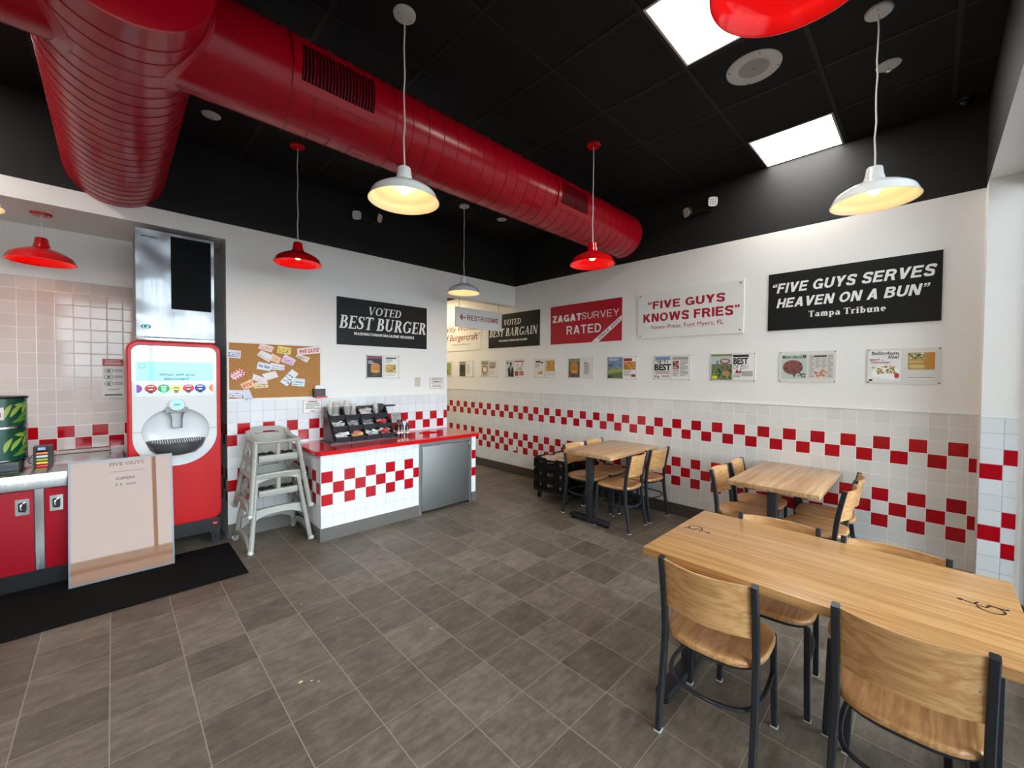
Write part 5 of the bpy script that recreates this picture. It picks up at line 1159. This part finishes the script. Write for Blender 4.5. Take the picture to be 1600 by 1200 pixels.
sign('quote_sign', 'white sign reading FIVE GUYS KNOWS FRIES with small corner screws', f2, 0.0, 2.083, 1.2, 2.643, M_signwhite, mk, True)
f3 = FR_(3.983)
def mk(m):
    m.use(M_letwhite); m.text(f3, 'ZAGAT', 0.036, 0.558, 2.398, 2.499, H, 0.24, 0.0, 'g'); m.text(f3, 'SURVEY', 0.566, 1.153, 2.405, 2.499, H, 0.1, 0.0, 'g'); m.text(f3, 'RATED', 0.30, 0.883, 2.212, 2.331, H, 0.17, 0.0, 'g')
    m.flat(f3, [(0.731, 2.083), (0.848, 2.083), (1.1905, 2.339), (1.1905, 2.408)], H)
    a = Vector((1.1905-0.79, 2.374-2.083)); L = a.length; a /= L; fb = Fr(f3(0.79, 2.083), f3.U*a.x+f3.V*a.y, f3.V*a.x-f3.U*a.y, f3.N)
    m.use(M_letblack); m.text(fb, 'SINCE 2001', 0.065, 0.455, -0.020, 0.022, H+0.001, 0.15, 0.0, 'g')
sign('quote_sign', 'red sign reading ZAGAT SURVEY RATED with a white corner band', f3, 0.0, 2.081, 1.192, 2.637, M_signred, mk)
f4 = FR_(5.398)
def mk(m):
    m.use(M_letwhite); m.text(f4, 'VOTED', 0.398, 0.788, 2.446, 2.541, H, 0.0, 0.2, True); m.text(f4, 'BEST BARGAIN', 0.022, 1.16, 2.261, 2.405, H, 0.02, 0.2, True); m.text(f4, 'WASHINGTONIAN MAGAZINE', 0.27, 0.93, 2.178, 2.21, H, 0.2, 0.1, 'g')
sign('quote_sign', 'black sign reading VOTED BEST BARGAIN partly behind the restrooms sign', f4, 0.0, 2.081, 1.19, 2.636, M_signblack, mk)
f5 = FR_(6.80)
def mk(m):
    m.use(mat('letter dull red', (140,40,36), 0.5)); m.text(f5, '\u2018Willy Wonkas', 0.03, 1.13, 2.405, 2.535, H, 0.006, 0.25); m.text(f5, 'of Burgercraft\u2019', 0.06, 1.16, 2.225, 2.38, H, 0.006, 0.25)
    m.use(color((70,64,58))); m.text(f5, 'WashingtonPost.com', 0.32, 0.88, 2.166, 2.20, H, 0.0)
sign('quote_sign', 'cream sign with dull red lettering in the hall, cut off by the white wall end', f5, 0.0, 2.068, 1.192, 2.637, M_signwhite, mk)
f6 = FB_(1.841)
def mk(m):
    m.use(M_letwhite); m.text(f6, 'VOTED', 0.384, 0.812, 2.335, 2.436, H, 0.0, 0.2, True); m.text(f6, 'BEST BURGER', 0.022, 1.176, 2.146, 2.306, H, 0.02, 0.2, True); m.text(f6, 'WASHINGTONIAN MAGAZINE READERS', 0.198, 1.0, 2.083, 2.117, H, 0.2, 0.1, 'g')
sign('quote_sign', 'black sign reading VOTED BEST BURGER above the red worktop', f6, 0.0, 1.962, 1.195, 2.511, M_signblack, mk)
# hanging restrooms sign
RY = YB+0.02
f7 = Fr((3.531, RY-0.012, 0), (1,0,0), (0,0,1), (0,-1,0))
r = thing('restroom_sign', 'white restrooms sign hanging on two wires in the opening to the hall', 'sign', (3.98, RY, 2.46)); W = World(r)
m = MB().use(M_signwhite); m.box(3.531, 4.433, RY-0.011, RY+0.011, 2.311, 2.603, 0.002); W.part(m, 'panel')
m = MB().use(M_letred); m.text(f7, 'RESTROOMS', 0.205, 0.815, 2.425, 2.50, 0.0008, 0.17, 0.0, 'g'); W.part(m, 'lettering')
m = MB().use(M_letred); m.flat(f7, [(0.085, 2.450), (0.175, 2.450), (0.175, 2.468), (0.085, 2.468)], 0.0)
for s in (1, -1): m.flat(f7, [(0.07, 2.459), (0.113, 2.459+s*0.046), (0.128, 2.459+s*0.036), (0.098, 2.459)], 0.0003)
W.part(m, 'arrow', label='red arrow pointing left')
m = MB().use(M_screw)
for x in (3.60, 4.37): m.tube([(x, RY, 2.60), (x, RY, 2.74)], 0.0025, 6)
W.part(m, 'wires', label='two thin hanging wires')

# ================================================================== MAGAZINE SHEETS
def draw(m, fr, u0, v0, W_, H_, items, h):
    X = lambda a: u0+a*W_
    Y_ = lambda b: v0+b*H_
    for n, it in enumerate(items):
        k = it[0]; hh = h+0.00022*(n+1)
        if k == 'r': m.use(color(it[5])); m.rect(fr, X(it[1]), Y_(it[2]), X(it[3]), Y_(it[4]), hh)
        elif k == 'e': m.use(color(it[5])); m.ell(fr, X(it[1]), Y_(it[2]), it[3]*W_, it[4]*H_, hh, 20)
        elif k == 'p': m.use(color(it[2])); m.flat(fr, [(X(a), Y_(b)) for a, b in it[1]], hh)
        elif k == 't': m.use(color(it[6])); m.text(fr, it[1], X(it[2]), X(it[4]), Y_(it[3]), Y_(it[5]), hh, it[7] if len(it) > 7 else 0.0)
        elif k == 'l': m.use(color(it[6])); m.lines(fr, X(it[1]), Y_(it[2]), X(it[3]), Y_(it[4]), it[5], hh)
        elif k == 'n':  # speckled food or foliage: many little blobs
            rnd = random.Random(n*7+int(it[1]*100)+len(items))
            for _ in range(it[5]):
                a, b = rnd.uniform(it[1], it[3]), rnd.uniform(it[2], it[4]); m.use(color(rnd.choice(it[6]))); s = rnd.uniform(0.5, 1.0)*it[7]
                m.ell(fr, X(a), Y_(b), s*W_, s*W_*0.8, hh+0.00002*rnd.random(), 8)
def burger(cx, cy, w, s=1.0):
    return [('e', cx, cy+0.10*s, w, 0.11*s, (202,132,62)), ('r', cx-w, cy-0.02*s, cx+w, cy+0.07*s, (196,124,56)), ('r', cx-w*1.05, cy-0.035*s, cx+w*1.05, cy+0.0*s, (110,160,60)), ('r', cx-w, cy-0.065*s, cx+w, cy-0.03*s, (204,50,40)), ('r', cx-w*1.03, cy-0.085*s, cx+w*1.03, cy-0.06*s, (236,190,70)), ('r', cx-w, cy-0.13*s, cx+w, cy-0.08*s, (92,52,34)), ('e', cx, cy-0.13*s, w, 0.05*s, (206,144,74))]
GR, DK, WH = (120,120,120), (40,40,42), (236,235,231)
def sheet(fr, u0, v0, u1, v1, label, pages):
    r = thing('magazine_sheet', label, 'framed article', fr((u0+u1)/2, (v0+v1)/2), 0, 'clear-framed magazine pages on the walls'); W = World(r)
    m = MB().use(M_acryl); m.prism([(u0,v0),(u1,v0),(u1,v1),(u0,v1)], fr, 0, 0.006); W.part(m, 'backing')
    for (a, b, c, d, base, items) in pages:
        m = MB().use(color(base)); w_, h_ = u1-u0, v1-v0; m.rect(fr, u0+a*w_, v0+b*h_, u0+c*w_, v0+d*h_, 0.0068); draw(m, fr, u0+a*w_, v0+b*h_, (c-a)*w_, (d-b)*h_, items, 0.0068); W.part(m, 'page')
    m = MB().use(M_screw)
    for a in (u0+0.010, u1-0.010):
        for b in (v0+0.010, v1-0.010): m.lathe([(0.0055,0),(0.005,0.003),(0.001,0.004)], fr(a, b, 0.006), fr.N, 8)
    W.part(m, 'screws')
FOOD = [(200,140,70), (222,170,90), (160,96,48), (110,130,60), (236,200,130)]
GREEN = [(70,96,56), (110,130,70), (50,70,46), (150,150,90)]
S = [  # (y of left edge, width, label, pages)
 (6.80, 0.33, 'magazine sheet deepest in the hall, cut by the white wall end', [(0.1,0.1,0.9,0.9,(150,160,90),[('n',0.1,0.1,0.9,0.7,40,GREEN+FOOD,0.05)])]),
 (6.254, 0.44, 'second magazine sheet from the hall end, dark cover beside a mostly blank page', [(0.06,0.04,0.45,0.94,(52,50,44),[('r',0.05,0.8,0.95,0.96,(150,150,140)),('n',0.08,0.35,0.92,0.7,36,[(60,60,50),(96,84,60),(36,36,34)],0.06),('n',0.1,0.08,0.9,0.3,24,GREEN,0.06)]),(0.55,0.04,0.92,0.94,WH,[('l',0.1,0.1,0.6,0.85,9,(170,168,162)),('r',0.15,0.55,0.5,0.7,(196,196,188))])]),
 (5.604, 0.435, 'magazine sheet below the hall sign, with a round red-labelled food cover', [(0.04,0.06,0.46,0.94,(196,196,176),[('r',0.0,0.78,1.0,1.0,(140,150,120)),('e',0.5,0.45,0.42,0.27,(140,40,40)),('e',0.5,0.45,0.3,0.19,(232,226,214)),('n',0.15,0.06,0.85,0.2,20,FOOD,0.06)]),(0.52,0.08,0.95,0.94,WH,[('r',0.0,0.5,0.9,0.96,(176,160,150)),('n',0.1,0.55,0.8,0.9,22,[(120,80,70),(200,190,180),(80,70,66)],0.07),('l',0.05,0.05,0.85,0.42,6,(176,174,170))])]),
 (4.960, 0.44, 'magazine sheet with a man in a dark suit on its cover', [(0.03,0.05,0.44,0.94,(206,212,216),[('e',0.16,0.86,0.13,0.085,(60,90,150)),('p',[(0.28,0.0),(0.2,0.5),(0.42,0.64),(0.8,0.62),(0.98,0.4),(1.0,0.0)],(32,32,38)),('p',[(0.52,0.62),(0.6,0.2),(0.72,0.62)],(232,232,232)),('r',0.585,0.3,0.625,0.58,(40,50,90)),('e',0.6,0.76,0.13,0.14,(120,82,62)),('e',0.6,0.84,0.13,0.08,(36,30,28))]),(0.48,0.05,0.97,0.95,WH,[('r',0.0,0.9,0.98,0.97,(170,40,44)),('n',0.08,0.42,0.92,0.85,12,[(90,120,120),(150,110,90),(60,60,60)],0.07),('r',0.05,0.05,0.4,0.35,(170,60,54)),('r',0.5,0.08,0.95,0.36,(200,120,110)),('l',0.1,0.38,0.9,0.7,5,(190,186,182))])]),
 (4.316, 0.44, 'magazine sheet with a sandwich box on the left and orange snack photo on the right', [(0.03,0.04,0.47,0.95,(226,222,210),[('r',0.1,0.84,0.62,0.94,DK),('r',0.66,0.80,0.9,0.88,DK),('l',0.08,0.55,0.5,0.78,4,(150,140,120)),('p',[(0.25,0.12),(0.72,0.04),(0.95,0.34),(0.5,0.46)],(238,236,230)),('n',0.36,0.16,0.82,0.38,40,FOOD,0.06)]),(0.56,0.36,0.94,0.9,(206,150,60),[('n',0.1,0.1,0.7,0.9,40,FOOD,0.09),('r',0.78,0.0,1.0,1.0,(196,140,50))]),(0.56,0.05,0.94,0.34,WH,[('l',0.02,0.2,0.95,0.8,3,(190,188,182))])]),
 (3.658, 0.443, 'magazine sheet with a tall burger cover beside a grey text column', [(0.04,0.06,0.48,0.94,(88,92,70),[('r',0.05,0.84,0.95,0.97,(120,140,90)),('n',0.05,0.05,0.95,0.3,30,[(70,56,60),(110,70,60),(50,60,40)],0.08)]+burger(0.5,0.5,0.34,1.6)),(0.64,0.2,0.84,0.78,(196,192,184),[('l',0.05,0.05,0.95,0.85,14,(140,136,130)),('r',0.05,0.9,0.5,0.97,DK)])]),
 (3.002, 0.436, 'magazine sheet with a blue and green seaside cover and golden nuggets page', [(0.02,0.04,0.53,0.97,(112,140,160),[('r',0.0,0.0,1.0,0.42,(96,116,66)),('p',[(0.0,0.35),(0.35,0.5),(0.7,0.42),(1.0,0.52),(1.0,0.3),(0.0,0.2)],(150,160,90)),('n',0.05,0.42,0.95,0.75,24,[(140,168,190),(86,110,120),(60,70,70)],0.06),('r',0.08,0.84,0.7,0.95,(170,190,206)),('r',0.06,0.05,0.28,0.14,DK)]),(0.57,0.04,0.97,0.95,WH,[('r',0.0,0.82,0.66,0.96,(150,24,34)),('r',0.0,0.42,0.95,0.8,(176,120,56)),('n',0.05,0.46,0.9,0.76,44,[(216,150,60),(236,180,90),(186,110,40)],0.08),('l',0.02,0.1,0.6,0.38,7,(150,148,144)),('r',0.62,0.08,0.96,0.2,(170,50,44))])]),
 (2.353, 0.45, 'magazine sheet with big black BEST lettering on its cover', [(0.04,0.05,0.49,0.96,(230,228,222),[('r',0.03,0.82,0.95,0.98,(120,140,190)),('n',0.05,0.68,0.95,0.82,20,[(70,80,90),(150,110,90),(40,40,50),(190,120,80)],0.05),('t','BEST',0.0,0.36,1.0,0.66,(18,18,18),0.04),('l',0.05,0.2,0.95,0.32,2,(150,60,60)),('n',0.05,0.04,0.3,0.14,10,FOOD,0.05),('l',0.45,0.05,0.9,0.16,2,GR)]),(0.53,0.05,0.96,0.95,WH,[('r',0.0,0.84,0.95,0.97,(160,156,150)),('r',0.02,0.42,0.4,0.8,(170,110,90)),('n',0.05,0.45,0.38,0.78,16,[(120,60,50),(220,190,170),(60,50,50)],0.08),('l',0.46,0.1,0.95,0.82,12,(120,118,116)),('l',0.02,0.08,0.42,0.38,5,(120,118,116))])]),
 (1.691, 0.443, 'magazine sheet with a garden sculpture cover beside BEST OF 2011', [(0.03,0.04,0.5,0.97,(110,124,96),[('r',0.0,0.62,1.0,1.0,(186,196,196)),('r',0.25,0.4,0.34,0.75,(110,120,124)),('n',0.0,0.05,1.0,0.5,50,GREEN,0.09),('e',0.66,0.72,0.26,0.11,(150,92,72)),('e',0.66,0.73,0.17,0.06,(186,196,196)),('p',[(0.66,0.62),(0.84,0.52),(0.78,0.3),(0.7,0.3),(0.74,0.5)],(136,80,60)),('e',0.72,0.25,0.2,0.1,(180,140,80)),('r',0.05,0.04,0.3,0.16,(226,214,60)),('r',0.0,0.93,1.0,1.0,(120,130,60))]),(0.52,0.05,0.97,0.96,WH,[('r',0.0,0.88,0.75,0.98,DK),('t','BEST',0.02,0.6,0.72,0.86,(18,18,18),0.04),('t','OF 2011',0.02,0.42,0.72,0.58,(60,60,62),0.0),('p',[(0.1,0.26),(0.2,0.42),(0.3,0.3),(0.36,0.42),(0.42,0.26)],(150,60,54)),('r',0.42,0.14,0.95,0.34,(176,172,168)),('l',0.02,0.08,0.38,0.22,3,GR)])]),
 (1.040, 0.444, 'magazine sheet with a pale green page of stacked bottles and a dense newsprint page', [(0.04,0.11,0.5,0.9,(186,204,192),[('t','Metroland',0.04,0.83,0.8,0.96,(44,52,50),0.02),('r',0.84,0.84,0.98,0.97,(90,96,94)),('e',0.46,0.47,0.4,0.3,(140,82,74)),('n',0.12,0.26,0.8,0.7,44,[(150,92,80),(110,60,54),(120,76,70),(80,56,54)],0.06),('n',0.5,0.06,0.95,0.24,24,[(70,70,66),(150,140,110),(40,40,40)],0.05)]),(0.53,0.11,0.96,0.9,(214,208,200),[('r',0.22,0.87,0.72,0.94,(70,66,64)),('l',0.03,0.04,0.24,0.94,14,(150,146,140)),('l',0.28,0.4,0.48,0.82,8,(150,146,140)),('l',0.52,0.4,0.72,0.82,8,(150,146,140)),('l',0.76,0.04,0.97,0.94,14,(150,146,140)),('n',0.26,0.06,0.74,0.34,34,[(206,160,140),(170,110,90),(226,196,176)],0.07)])]),
 (0.385, 0.447, 'magazine sheet nearest the right wall end, boxed food on a white cover', [(0.02,0.05,0.48,0.95,(234,232,228),[('t','Bellingham',0.10,0.82,0.92,0.97,(32,34,60),0.02),('t','Alive!',0.60,0.73,0.92,0.85,(32,34,60),0.02),('t','BEST',0.05,0.66,0.36,0.73,(160,36,50),0.02),('t','of the',0.40,0.67,0.5,0.72,(120,60,60),0.0),('t','NORTHWEST',0.09,0.58,0.68,0.64,(160,36,50),0.02),('t','84',0.11,0.42,0.22,0.49,(120,60,60),0.0),('p',[(0.16,0.16),(0.8,0.05),(0.98,0.34),(0.86,0.46),(0.3,0.5),(0.12,0.3)],(246,246,244)),('n',0.28,0.26,0.84,0.50,60,[(190,120,60),(150,90,50),(110,140,60),(220,170,100)],0.045),('e',0.88,0.2,0.075,0.085,(196,70,54)),('r',0.03,0.02,0.14,0.08,DK)]),(0.57,0.40,0.92,0.87,(190,140,70),[('r',0.64,0.0,1.0,1.0,(196,134,56)),('r',0.0,0.0,0.64,1.0,(176,160,110)),('e',0.3,0.42,0.3,0.13,(222,170,90)),('e',0.34,0.2,0.3,0.14,(214,190,120)),('n',0.05,0.62,0.6,0.95,26,[(90,120,60),(236,226,190),(70,60,40)],0.07),('r',0.0,0.31,0.64,0.345,(110,70,40))]),(0.57,0.13,0.92,0.19,WH,[('l',0.0,0.2,1.0,0.9,1,GR)])]),
]
for y, wd, lab, pages in S: sheet(FR_(y), 0.0, 1.578, wd, 1.874, lab, pages)
sheet(FB_(2.185), 0.0, 1.565, 0.445, 1.860, 'magazine sheet with a dark burger cover under the burger sign', [(0.03,0.06,0.47,0.94,(38,36,44),[('r',0.04,0.88,0.96,0.96,(150,60,80)),('r',0.08,0.73,0.36,0.77,(200,200,206)),('r',0.08,0.65,0.48,0.69,(200,200,206))]+burger(0.55,0.42,0.3,1.2)+[('n',0.4,0.06,0.95,0.2,12,[(90,100,50),(60,50,40)],0.07)]),(0.56,0.04,0.95,0.96,WH,[('r',0.05,0.88,0.9,0.94,DK),('l',0.05,0.66,0.6,0.86,4,GR),('r',0.02,0.22,0.88,0.62,(206,176,110)),('n',0.1,0.28,0.8,0.58,36,FOOD+[(70,50,40)],0.08),('l',0.05,0.08,0.8,0.16,2,(170,168,164))])])
# ================================================================== BACK WALL SMALL THINGS
fb = FB_(0.0)
r = thing('light_switch', 'blank beige switch plate on the white wall right of the burger sheet', 'switch plate', fb(2.905, 1.52)); W = World(r)
m = MB().use(color((206,196,176), 0.4)); m.prism(rrect(2.862, 1.458, 2.942, 1.584, 0.006, 2), fb, 0, 0.007); W.part(m, 'plate')
m = MB().use(M_screw)
for v in (1.48, 1.562): m.lathe([(0.004,0),(0.001,0.002)], fb(2.902, v, 0.007), fb.N, 8)
W.part(m, 'screws')
r = thing('comments_sign', 'small white QUESTIONS COMMENTS sign with thin red border beside the wall end', 'sign', fb(3.203, 1.505)); W = World(r)
m = MB().use(M_signwhite); m.prism([(3.085,1.418),(3.322,1.418),(3.322,1.590),(3.085,1.590)], fb, 0, 0.006); W.part(m, 'panel')
m = MB().use(color((176,50,60)))
for q in ((3.093,1.426,3.314,1.430),(3.093,1.578,3.314,1.582),(3.093,1.426,3.097,1.582),(3.310,1.426,3.314,1.582)): m.rect(fb, *q, 0.0066)
m.use(M_letblack); m.text(fb, 'QUESTIONS', 3.115, 3.292, 1.543, 1.567, 0.0066, 0.02); m.text(fb, 'COMMENTS', 3.12, 3.288, 1.511, 1.535, 0.0066, 0.02); m.rect(fb, 3.105, 1.492, 3.30, 1.494, 0.0066); m.use(GR and color(GR)); m.lines(fb, 3.13, 1.44, 3.275, 1.478, 2, 0.0066); W.part(m, 'lettering')
r = thing('cork_board', 'cork noticeboard with white frame on the back wall, covered in drawings', 'noticeboard', fb(1.23, 1.645)); W = World(r)
M_cork = mat('cork', (178,128,76), 0.85, spec=0.2); g = G(M_cork); p, _ = g.pos(); nz = g.noise(p, 120, 4, 0.7); g.col(g.ramp(nz, [(0.35, (150,102,56)), (0.5, (180,130,78)), (0.66, (200,152,98))])); g.bump(nz, 0.3, 0.003)
m = MB().use(M_cork); m.prism([(0.805,1.37),(1.655,1.37),(1.655,1.92),(0.805,1.92)], fb, 0, 0.010); W.part(m, 'cork_panel')
m = MB().use(color((226,224,218), 0.35)); m.prism([(0.792,1.357),(1.668,1.357),(1.668,1.934),(0.792,1.934)], fb, 0, 0.016, [[(0.806,1.371),(1.654,1.371),(1.654,1.919),(0.806,1.919)]]); W.part(m, 'frame', label='white frame')
NQ = [[(0.789,1.85),(0.906,1.842),(0.902,1.766),(0.787,1.774)],[(1.077,1.93),(1.197,1.893),(1.17,1.836),(1.052,1.874)],[(1.08,1.858),(1.187,1.807),(1.15,1.735),(1.041,1.805)],[(1.177,1.829),(1.264,1.78),(1.24,1.723),(1.163,1.754)],[(1.234,1.91),(1.361,1.892),(1.351,1.819),(1.223,1.836)],[(1.414,1.887),(1.666,1.933),(1.656,1.85),(1.424,1.818)],[(1.417,1.831),(1.548,1.797),(1.514,1.739),(1.406,1.804)],[(1.054,1.739),(1.166,1.717),(1.159,1.643),(1.037,1.667)],[(1.166,1.732),(1.294,1.709),(1.29,1.654),(1.163,1.66)],[(1.298,1.826),(1.406,1.765),(1.37,1.704),(1.26,1.746)],[(0.807,1.608),(0.905,1.672),(0.947,1.612),(0.85,1.546)],[(1.085,1.613),(1.206,1.647),(1.236,1.587),(1.126,1.547)],[(1.011,1.616),(1.133,1.565),(1.113,1.51),(0.999,1.558)],[(0.895,1.512),(0.993,1.565),(1.03,1.493),(0.931,1.458)],[(1.024,1.529),(1.136,1.543),(1.142,1.476),(1.014,1.468)],[(1.367,1.668),(1.43,1.619),(1.314,1.485),(1.251,1.535)],[(1.373,1.574),(1.497,1.561),(1.488,1.48),(1.36,1.492)],[(0.793,1.458),(0.913,1.452),(0.911,1.377),(0.793,1.392)],[(0.903,1.452),(0.974,1.461),(1.009,1.355),(0.939,1.335)]]
NP = [  # paper, ink, text, scribbles, layer, label
 ((222,222,232),(70,70,130),None,3,1,'white card with purple scribbled lines at the left edge of the corkboard'),
 ((236,214,206),(206,110,110),None,2,1,'pinkish card at the top middle of the corkboard, tilted down to the right'),
 ((232,228,228),(176,170,180),None,1,2,'nearly blank white card overlapping the pinkish one from below'),
 ((236,206,176),(226,130,60),None,2,1,'small orange-scribbled card tucked between two white cards'),
 ((236,214,120),(110,140,50),None,3,1,'yellow and green card at the top of the corkboard'),
 ((236,222,220),(196,50,60),'FIVE GUYS!',0,2,'white card lettered FIVE GUYS! in red at the top right of the corkboard'),
 ((232,226,214),(120,60,60),None,3,1,'tilted card with dark red writing just below the FIVE GUYS! card'),
 ((226,230,236),(40,90,170),'Five Guys',0,1,'white card lettered Five Guys in blue in the middle of the corkboard'),
 ((230,230,238),(130,110,170),None,2,2,'white card touching the blue lettered one on its right'),
 ((226,214,232),(220,90,140),None,4,3,'card with purple and pink drawing right of centre'),
 ((240,220,224),(206,40,70),'chk',0,1,'red and white checkered card at the left of the corkboard, tilted up'),
 ((236,230,232),(210,200,206),None,1,3,'blank white card right of centre-left pair, tilted up'),
 ((234,226,228),(206,190,200),None,2,2,'white card of the lower pair, tilted down to the right'),
 ((240,200,160),(226,110,70),'FIV',0,1,'orange card with broad letters at the lower left of the corkboard'),
 ((234,216,176),(90,60,40),None,2,1,'card with brown scribbles half hidden under two white cards'),
 ((226,232,238),(90,110,150),None,3,2,'steeply tilted long white card with blue writing at the lower right'),
 ((216,228,232),(100,120,150),None,2,1,'pale blue card below the steeply tilted one'),
 ((226,224,236),(110,110,150),None,2,1,'white card with violet sketch in the bottom left corner of the corkboard'),
 ((216,216,234),(110,110,160),None,1,2,'pale lilac card hanging over the bottom edge of the corkboard'),
]
def bil(q, a, b):
    tl, tr, br, bl = [Vector(x) for x in q]; t = tl.lerp(tr, a); o = bl.lerp(br, a); return o.lerp(t, b)
for k, (q, (pc, ink, txt, ns, ly, lab)) in enumerate(zip(NQ, NP)):
    h = 0.0165 + 0.0012*ly; m = MB().use(color(pc, 0.7)); P_ = lambda a, b, hh: fb(*bil(q, a, b), hh)
    c4 = [P_(0,0,h), P_(1,0,h), P_(1,1,h), P_(0,1,h)]; m.rings([[P_(0,0,0.012), P_(1,0,0.012), P_(1,1,0.012), P_(0,1,0.012)], c4], True, False, True)
    rnd = random.Random(k); m.use(color(ink, 0.7)); e = h+0.0004
    if txt == 'chk':
        for i in range(9):
            for j in range(5):
                if (i+j) % 2 == 0 and (i > 5 or j in (0, 4)): m.poly([P_(i/9, j/5, e), P_((i+1)/9, j/5, e), P_((i+1)/9, (j+1)/5, e), P_(i/9, (j+1)/5, e)])
        for i in range(6): m.poly([P_(0.1+0.09*i, 0.35, e), P_(0.13+0.09*i, 0.35, e), P_(0.16+0.09*i, 0.65, e), P_(0.13+0.09*i, 0.65, e)])
    elif txt:
        vs, fs = sans_text(txt, 0.03, 0.1); xs_ = [p[0] for p in vs]; ys_ = [p[1] for p in vs]; x0_, x1_, y0_, y1_ = min(xs_), max(xs_), min(ys_), max(ys_)
        V = [m.bm.verts.new(P_(0.08+0.84*(x-x0_)/(x1_-x0_), 0.2+0.55*(y-y0_)/(y1_-y0_), e)) for x, y in vs]
        for f in fs: m._face([V[i] for i in f])
    for s in range(ns):
        b0 = 0.18+0.62*s/max(1, ns); a = 0.1
        while a < 0.82:
            wd = rnd.uniform(0.05, 0.2); hb = rnd.uniform(0.04, 0.13); sk = rnd.uniform(-0.06, 0.06); m.poly([P_(a, b0+sk, e), P_(min(0.93, a+wd), b0+rnd.uniform(-.05,.05), e), P_(min(0.93, a+wd), b0+hb, e), P_(a, b0+hb+sk*0.5, e)]); a += wd+rnd.uniform(0.02, 0.08)
    setp(m.build('drawing_card'), lab, 'drawing', 'drawings pinned to the corkboard')
# card holder at the board's lower right corner
r = thing('card_holder', 'small black card holder with red lip at the lower right corner of the corkboard', 'holder', fb(1.635, 1.42)); W = World(r)
m = MB().use(M_blackpl); m.prism([(1.572,1.362),(1.690,1.362),(1.690,1.455),(1.572,1.455)], fb, 0.016, 0.075, back=True); W.part(m, 'box')
m = MB().use(M_redlam); m.prism([(1.585,1.358),(1.70,1.358),(1.70,1.375),(1.585,1.375)], fb, 0.016, 0.10, back=True); W.part(m, 'lip', label='red front lip')
m = MB().use(color((120,40,44))); m.lines(fb, 1.595, 1.39, 1.665, 1.435, 4, 0.0756); W.part(m, 'print', label='dark red print')
m = MB().use(M_signwhite); m.prism([(1.588,1.44),(1.682,1.44),(1.682,1.492),(1.588,1.492)], fb, 0.03, 0.06, back=True); W.part(m, 'cards', label='white cards')
r = thing('paper_notice', 'white paper notice with red checkered border below the corkboard', 'notice', fb(1.57, 1.256)); W = World(r)
fn = Fr((0, YB-0.0155, 0), (1,0,0), (0,0,1), (0,-1,0)); m = MB().use(M_signwhite); m.prism([(1.472,1.186),(1.672,1.186),(1.672,1.334),(1.472,1.334)], fn, -0.010, 0.0); W.part(m, 'paper')
m = MB().use(color((196,40,56)))
for i in range(26):
    u = 1.475+0.194*i/26
    if i % 2 == 0: m.rect(fn, u, 1.190, u+0.0075, 1.197, 0.0006); m.rect(fn, u, 1.323, u+0.0075, 1.330, 0.0006)
for i in range(19):
    v = 1.190+0.14*i/19
    if i % 2 == 0: m.rect(fn, 1.475, v, 1.4825, v+0.0074, 0.0006); m.rect(fn, 1.6615, v, 1.669, v+0.0074, 0.0006)
m.use(M_letblack); m.rect(fn, 1.525, 1.308, 1.62, 1.317, 0.0006); m.use(color(GR)); m.lines(fn, 1.50, 1.228, 1.645, 1.298, 5, 0.0006); m.rect(fn, 1.55, 1.205, 1.595, 1.215, 0.0006); W.part(m, 'print', label='checkered border and grey print')
# outlet on the right wall tiles in the hall stretch
r = thing('wall_outlet', 'white outlet plate low on the red and white tiles of the right wall', 'outlet', (XR, 4.42, 0.5)); W = World(r)
fo = Fr((XR-0.004, 4.735, 0), (0,-1,0), (0,0,1), (-1,0,0)); m = MB().use(M_signwhite); m.prism(rrect(-0.04, 0.385, 0.04, 0.505, 0.006, 2), fo, 0, 0.006); W.part(m, 'plate')
m = MB().use(color((110,108,104)))
for v in (0.42, 0.47): m.rect(fo, -0.012, v-0.010, -0.008, v+0.010, 0.0066); m.rect(fo, 0.008, v-0.010, 0.012, v+0.010, 0.0066)
W.part(m, 'sockets')
# crumbs on the floor
for i, (x, y, s) in enumerate(((0.69, 2.28, 0.012), (0.735, 2.25, 0.007), (0.76, 2.22, 0.006), (1.44, 2.19, 0.006), (1.05, 2.72, 0.005), (0.93, 3.05, 0.006))):
    m = MB().use(color((226,206,170), 0.7)); m.sphere((x, y, 0.003), s, 8, 1.0, 0.55, 0.28); setp(m.build('crumb'), 'tiny pale crumb on the dark floor tiles', 'crumb', 'crumbs on the floor')
